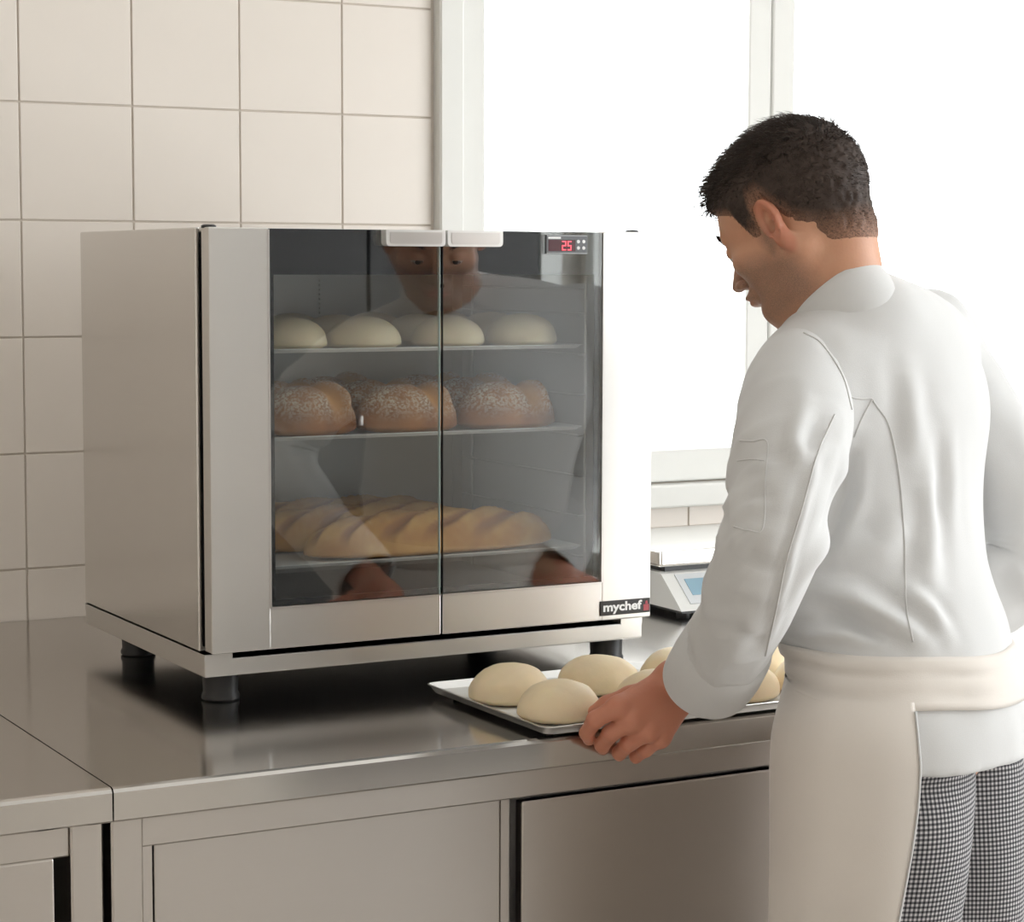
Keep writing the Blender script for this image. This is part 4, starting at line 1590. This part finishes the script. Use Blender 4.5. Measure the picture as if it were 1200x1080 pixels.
seam([(942, 390), (963, 403), (987, 440), (998, 480)], sb, 'shoulder_seam', jacket, .0010)
seam([(1022, 468), (1042, 500), (1054, 560), (1060, 640), (1062, 710), (1070, 752)], jb, 'back_seam', jacket, .0011)
seam([(992, 464), (1006, 467), (1022, 467)], jb, 'yoke_seam', jacket, .0010)
seam([(1022, 468), (1010, 490), (1001, 512)], jb, 'yoke_seam', jacket, .0010)
seam([(978, 486), (958, 532), (941, 592), (922, 655), (910, 712), (897, 768)], sb, 'sleeve_seam', slv, .0009)
seam([(867, 516), (882, 517), (899, 518), (897, 560), (894, 618), (876, 621), (860, 617)], sb, 'pocket_edge', slv, .0009, CLOTH)
seam([(864, 540), (880, 538), (896, 540)], sb, 'pocket_edge', slv, .0007, CLOTH)

# stand-up collar
CN = nv(Zv * .80 + Dv * .55 - Rv * .04)
CA = nv(Rv - CN * (Rv @ CN)); CF = np.cross(CN, CA)
CC = at(988, 361, 2.405)
rows = []
for (hh, g) in ((-.036, .000), (-.022, .004), (-.004, .004), (.012, .002), (.019, .0005), (.0205, -.0012), (.019, -.0030), (.0, -.002)):
    ring = []
    for k in range(56):
        q = 2 * math.pi * k / 56
        front = max(0, math.sin(q)) ** 6
        ring.append(tuple(CC + CA * (.054 + g) * math.cos(q) + CF * (.058 + g) * math.sin(q) + CN * (hh + .006 * math.sin(q + math.pi) - .010 * front)))
    rows.append(ring)
MB().loft(rows, False, False).build('collar', CLOTH, man, True, 60)

# ---- trousers: small woven check
CHECK = bpy.data.materials.new('grey_check_cotton')
CHECK.use_nodes = True
N_, L_ = CHECK.node_tree.nodes, CHECK.node_tree.links
p_ = N_['Principled BSDF']
p_.inputs['Roughness'].default_value = .9
uvn = N_.new('ShaderNodeUVMap')
sp = N_.new('ShaderNodeSeparateXYZ'); L_.new(uvn.outputs[0], sp.inputs[0])
def stripe(s):
    a = N_.new('ShaderNodeMath'); a.operation = 'MULTIPLY'; a.inputs[1].default_value = 2 * math.pi / .0052
    L_.new(s, a.inputs[0])
    b_ = N_.new('ShaderNodeMath'); b_.operation = 'SINE'; L_.new(a.outputs[0], b_.inputs[0])
    c = N_.new('ShaderNodeMapRange'); c.inputs['From Min'].default_value = -.25; c.inputs['From Max'].default_value = .25
    L_.new(b_.outputs[0], c.inputs['Value']); return c.outputs[0]
ad = N_.new('ShaderNodeMath'); ad.operation = 'ADD'
L_.new(stripe(sp.outputs['X']), ad.inputs[0]); L_.new(stripe(sp.outputs['Y']), ad.inputs[1])
cr = N_.new('ShaderNodeValToRGB')
cr.color_ramp.elements[0].color = (.025, .024, .028, 1); cr.color_ramp.elements[1].color = (.62, .60, .60, 1)
e = cr.color_ramp.elements.new(.5); e.color = (.16, .155, .165, 1)
hf_ = N_.new('ShaderNodeMath'); hf_.operation = 'MULTIPLY'; hf_.inputs[1].default_value = .5
L_.new(ad.outputs[0], hf_.inputs[0]); L_.new(hf_.outputs[0], cr.inputs[0]); L_.new(cr.outputs[0], p_.inputs['Base Color'])

TV, TF, TU = [], [], []
for hip, kn, ft, sd in ((HIPL, KNL, FTL, -1), (HIPR, KNR, FTR, 1)):
    C_ = [(*(hip + Zv * .07 - Rv * sd * .016), .062, .085), (*(hip + Zv * .0 - Rv * sd * .014 - Dv * .006), .082, .095), (*(hip - Zv * .08 - Rv * sd * .012 - Dv * .010), .088, .098), (*(hip * .55 + kn * .45 - Dv * .012 - Rv * sd * .006), .082, .088),
          (*kn, .070, .076), (*(kn * .5 + ft * .5), .068, .072), (ft[0], ft[1], .04, .072, .076)]
    S = cat(C_, 0, 90)
    nt = 64
    k0 = len(TV); run = 0
    for i in range(90):
        if i: run += np.linalg.norm(S[i, :3] - S[i - 1, :3])
        for k in range(nt + 1):
            q = 2 * math.pi * (k % nt) / nt
            p = S[i, :3] + Rv * S[i, 3] * math.cos(q) + Dv * S[i, 4] * math.sin(q)
            w_ = (vnoise(np.array([[math.cos(q), math.sin(q), i / 9 + .8 * math.cos(q + i * .1)]]), 1.3, sd * 5.0)[0] - .5) * .016
            nn = nv(p - S[i, :3])
            TV.append(p + nn * w_); TU.append((2 * math.pi * .095 * k / nt, run))
    for i in range(89):
        for k in range(nt):
            a = k0 + i * (nt + 1) + k
            TF.append((a, a + 1, a + nt + 2, a + nt + 1))
k0 = len(TV)                                     # the seat that joins the two legs
for i in range(25):
    a = math.pi * (i + .02) / 24.04
    for k in range(49):
        q = 2 * math.pi * (k % 48) / 48
        TV.append(PEL - Zv * .035 + Zv * .105 * math.cos(a) + (Rv * .105 * math.cos(q) + Dv * .082 * math.sin(q)) * math.sin(a))
        TU.append((.6 * k / 48, .3 * i / 24))
for i in range(24):
    for k in range(48):
        a = k0 + i * 49 + k
        TF.append((a, a + 49, a + 50, a + 1))
me = fast_mesh('trousers', np.array(TV) - ORG, np.array(TF), CHECK, uv=np.array(TU))
link(bpy.data.objects.new('trousers', me), man, ORG)

# shoes
SHOE = mat('black_shoe_leather', (.02, .02, .02), .4)
for ft in (FTL, FTR):
    V_, F_ = sdf_mesh(lambda P: smax(smin(cone(P, ft - Dv * .05 + Zv * .035, ft + Dv * .12 + Zv * .028, .040, .036), cone(P, ft + Zv * .03, ft + Zv * .09, .045, .042), .03), .004 - P[:, 2], .004),
                      ft - .22, ft + .24, .006)
    me = fast_mesh('shoe', V_ - ORG, F_, SHOE)
    s_ = link(bpy.data.objects.new('shoe', me), man, ORG)
    c_ = ft + Dv * .035
    mb = MB()
    mb.loft([[tuple(c_ + Dv * (.130) * math.cos(q) + Rv * .043 * math.sin(q) + Zv * z) for q in np.arange(28) * 2 * math.pi / 28] for z in (0, .010)])
    mb.build('sole', RUBBER, s_)

# ---- apron: waist band wrapped round the jacket, cloth hanging in front
def hipring(q, a, b_, z, c0):
    k_ = (abs(math.cos(q)) ** 2.5 + abs(math.sin(q)) ** 2.5) ** (-1 / 2.5)
    return c0 + Rv * a * math.cos(q) * k_ + Dv * b_ * math.sin(q) * k_ + Zv * (z - c0[2])


def surf_ring(z, q, off):
    """distance from the spine axis to the jacket at height z in direction q"""
    c0 = PEL * 1.0
    tt = (z - PEL[2]) / (M0[2] - PEL[2])
    c0 = PEL + (M0 - PEL) * tt; c0[2] = z
    dr_ = Rv * math.cos(q) + Dv * math.sin(q)
    h = jb.ray_cast(Vector(c0 + dr_ * .6), Vector(-dr_))
    rr = .15 if h[0] is None else np.linalg.norm(np.array(h[0]) - c0)
    return c0 + dr_ * (rr + off)


BZ0, BZ1 = .966, 1.019
rows = []
nq = 96
prof = [(BZ1 - .002, -.004), (BZ1, .001), (BZ1 - .004, .0045), (BZ1 - .014, .0052), (BZ1 - .018, .0030), (BZ1 - .023, .0058), (BZ1 - .034, .0060), (BZ1 - .039, .0034),
        (BZ1 - .045, .0060), (BZ0 + .006, .0064), (BZ0, .0048), (BZ0 + .001, -.004)]
for (z, off_) in prof:
    rows.append([tuple(surf_ring(z + .003 * math.sin(2 * math.pi * k / nq * 2 + 1) + .0008 * math.sin(k * .35), 2 * math.pi * k / nq, off_ + .0008 * math.sin(k * .4 + z * 300))) for k in range(nq)])
MB().loft(rows, False, False).build('apron_band', APRON, man, True)

Q0, Q1 = math.radians(8), math.radians(212)      # from his right hip round the front to behind his left hip
nq, nz_ = 110, 70
AV, AF = [], []
for j in range(nz_):
    t = j / (nz_ - 1)
    z = BZ0 + .012 - t * .60
    for k in range(nq):
        s = k / (nq - 1)
        q = Q0 + (Q1 - .16 * t - Q0) * s
        p = surf_ring(max(z, HEMZ + .014), q, .0065 + .004 * min(1, t * 6))
        p[2] = z
        a, b_ = .176 + .006 * t, .128 + .006 * t
        c0 = PEL - Dv * .008 - Rv * .004
        g = hipring(q, a, b_, z, c0)
        u_ = np.clip((HEMZ - .010 - z) / .22, 0, 1)
        u_ = u_ * u_ * (3 - 2 * u_)
        p = p * (1 - u_) + g * u_
        out = nv(Rv * math.cos(q) + Dv * math.sin(q))
        w_ = (vnoise(np.array([[s * 7, t * 2.2, 3.3]]), 1.0)[0] - .5) * .016 * min(1, t * 4) + .003 * math.sin(s * 40 + t * 3) * t
        AV.append(p + out * w_)
AV = np.array(AV)
for j in range(nz_ - 1):
    for k in range(nq - 1):
        a = j * nq + k
        AF.append((a, a + 1, a + nq + 1, a + nq))
nn_ = vnormals(AV, np.array(AF))
cen = AV.mean(0)
if ((AV - PEL) * nn_).sum(1).mean() < 0: nn_ = -nn_
inn = AV - nn_ * .0014
n0 = len(AV)
AF2 = list(AF) + [tuple(i + n0 for i in f[::-1]) for f in AF]
edge = [j * nq for j in range(nz_)] + [(nz_ - 1) * nq + k for k in range(1, nq)] + [j * nq + nq - 1 for j in range(nz_ - 2, -1, -1)]
for i in range(len(edge) - 1): AF2.append((edge[i], edge[i + 1], edge[i + 1] + n0, edge[i] + n0))
me = fast_mesh('apron', np.concatenate([AV, inn]) - ORG, np.array(AF2), APRON)
apr = link(bpy.data.objects.new('apron', me), man, ORG)
ED = [AV[j * nq + nq - 1] + nn_[j * nq + nq - 1] * .0006 for j in range(1, nz_)]
MB().tube(ED, .0013, 6).build('hem', CLOTH, apr, True)
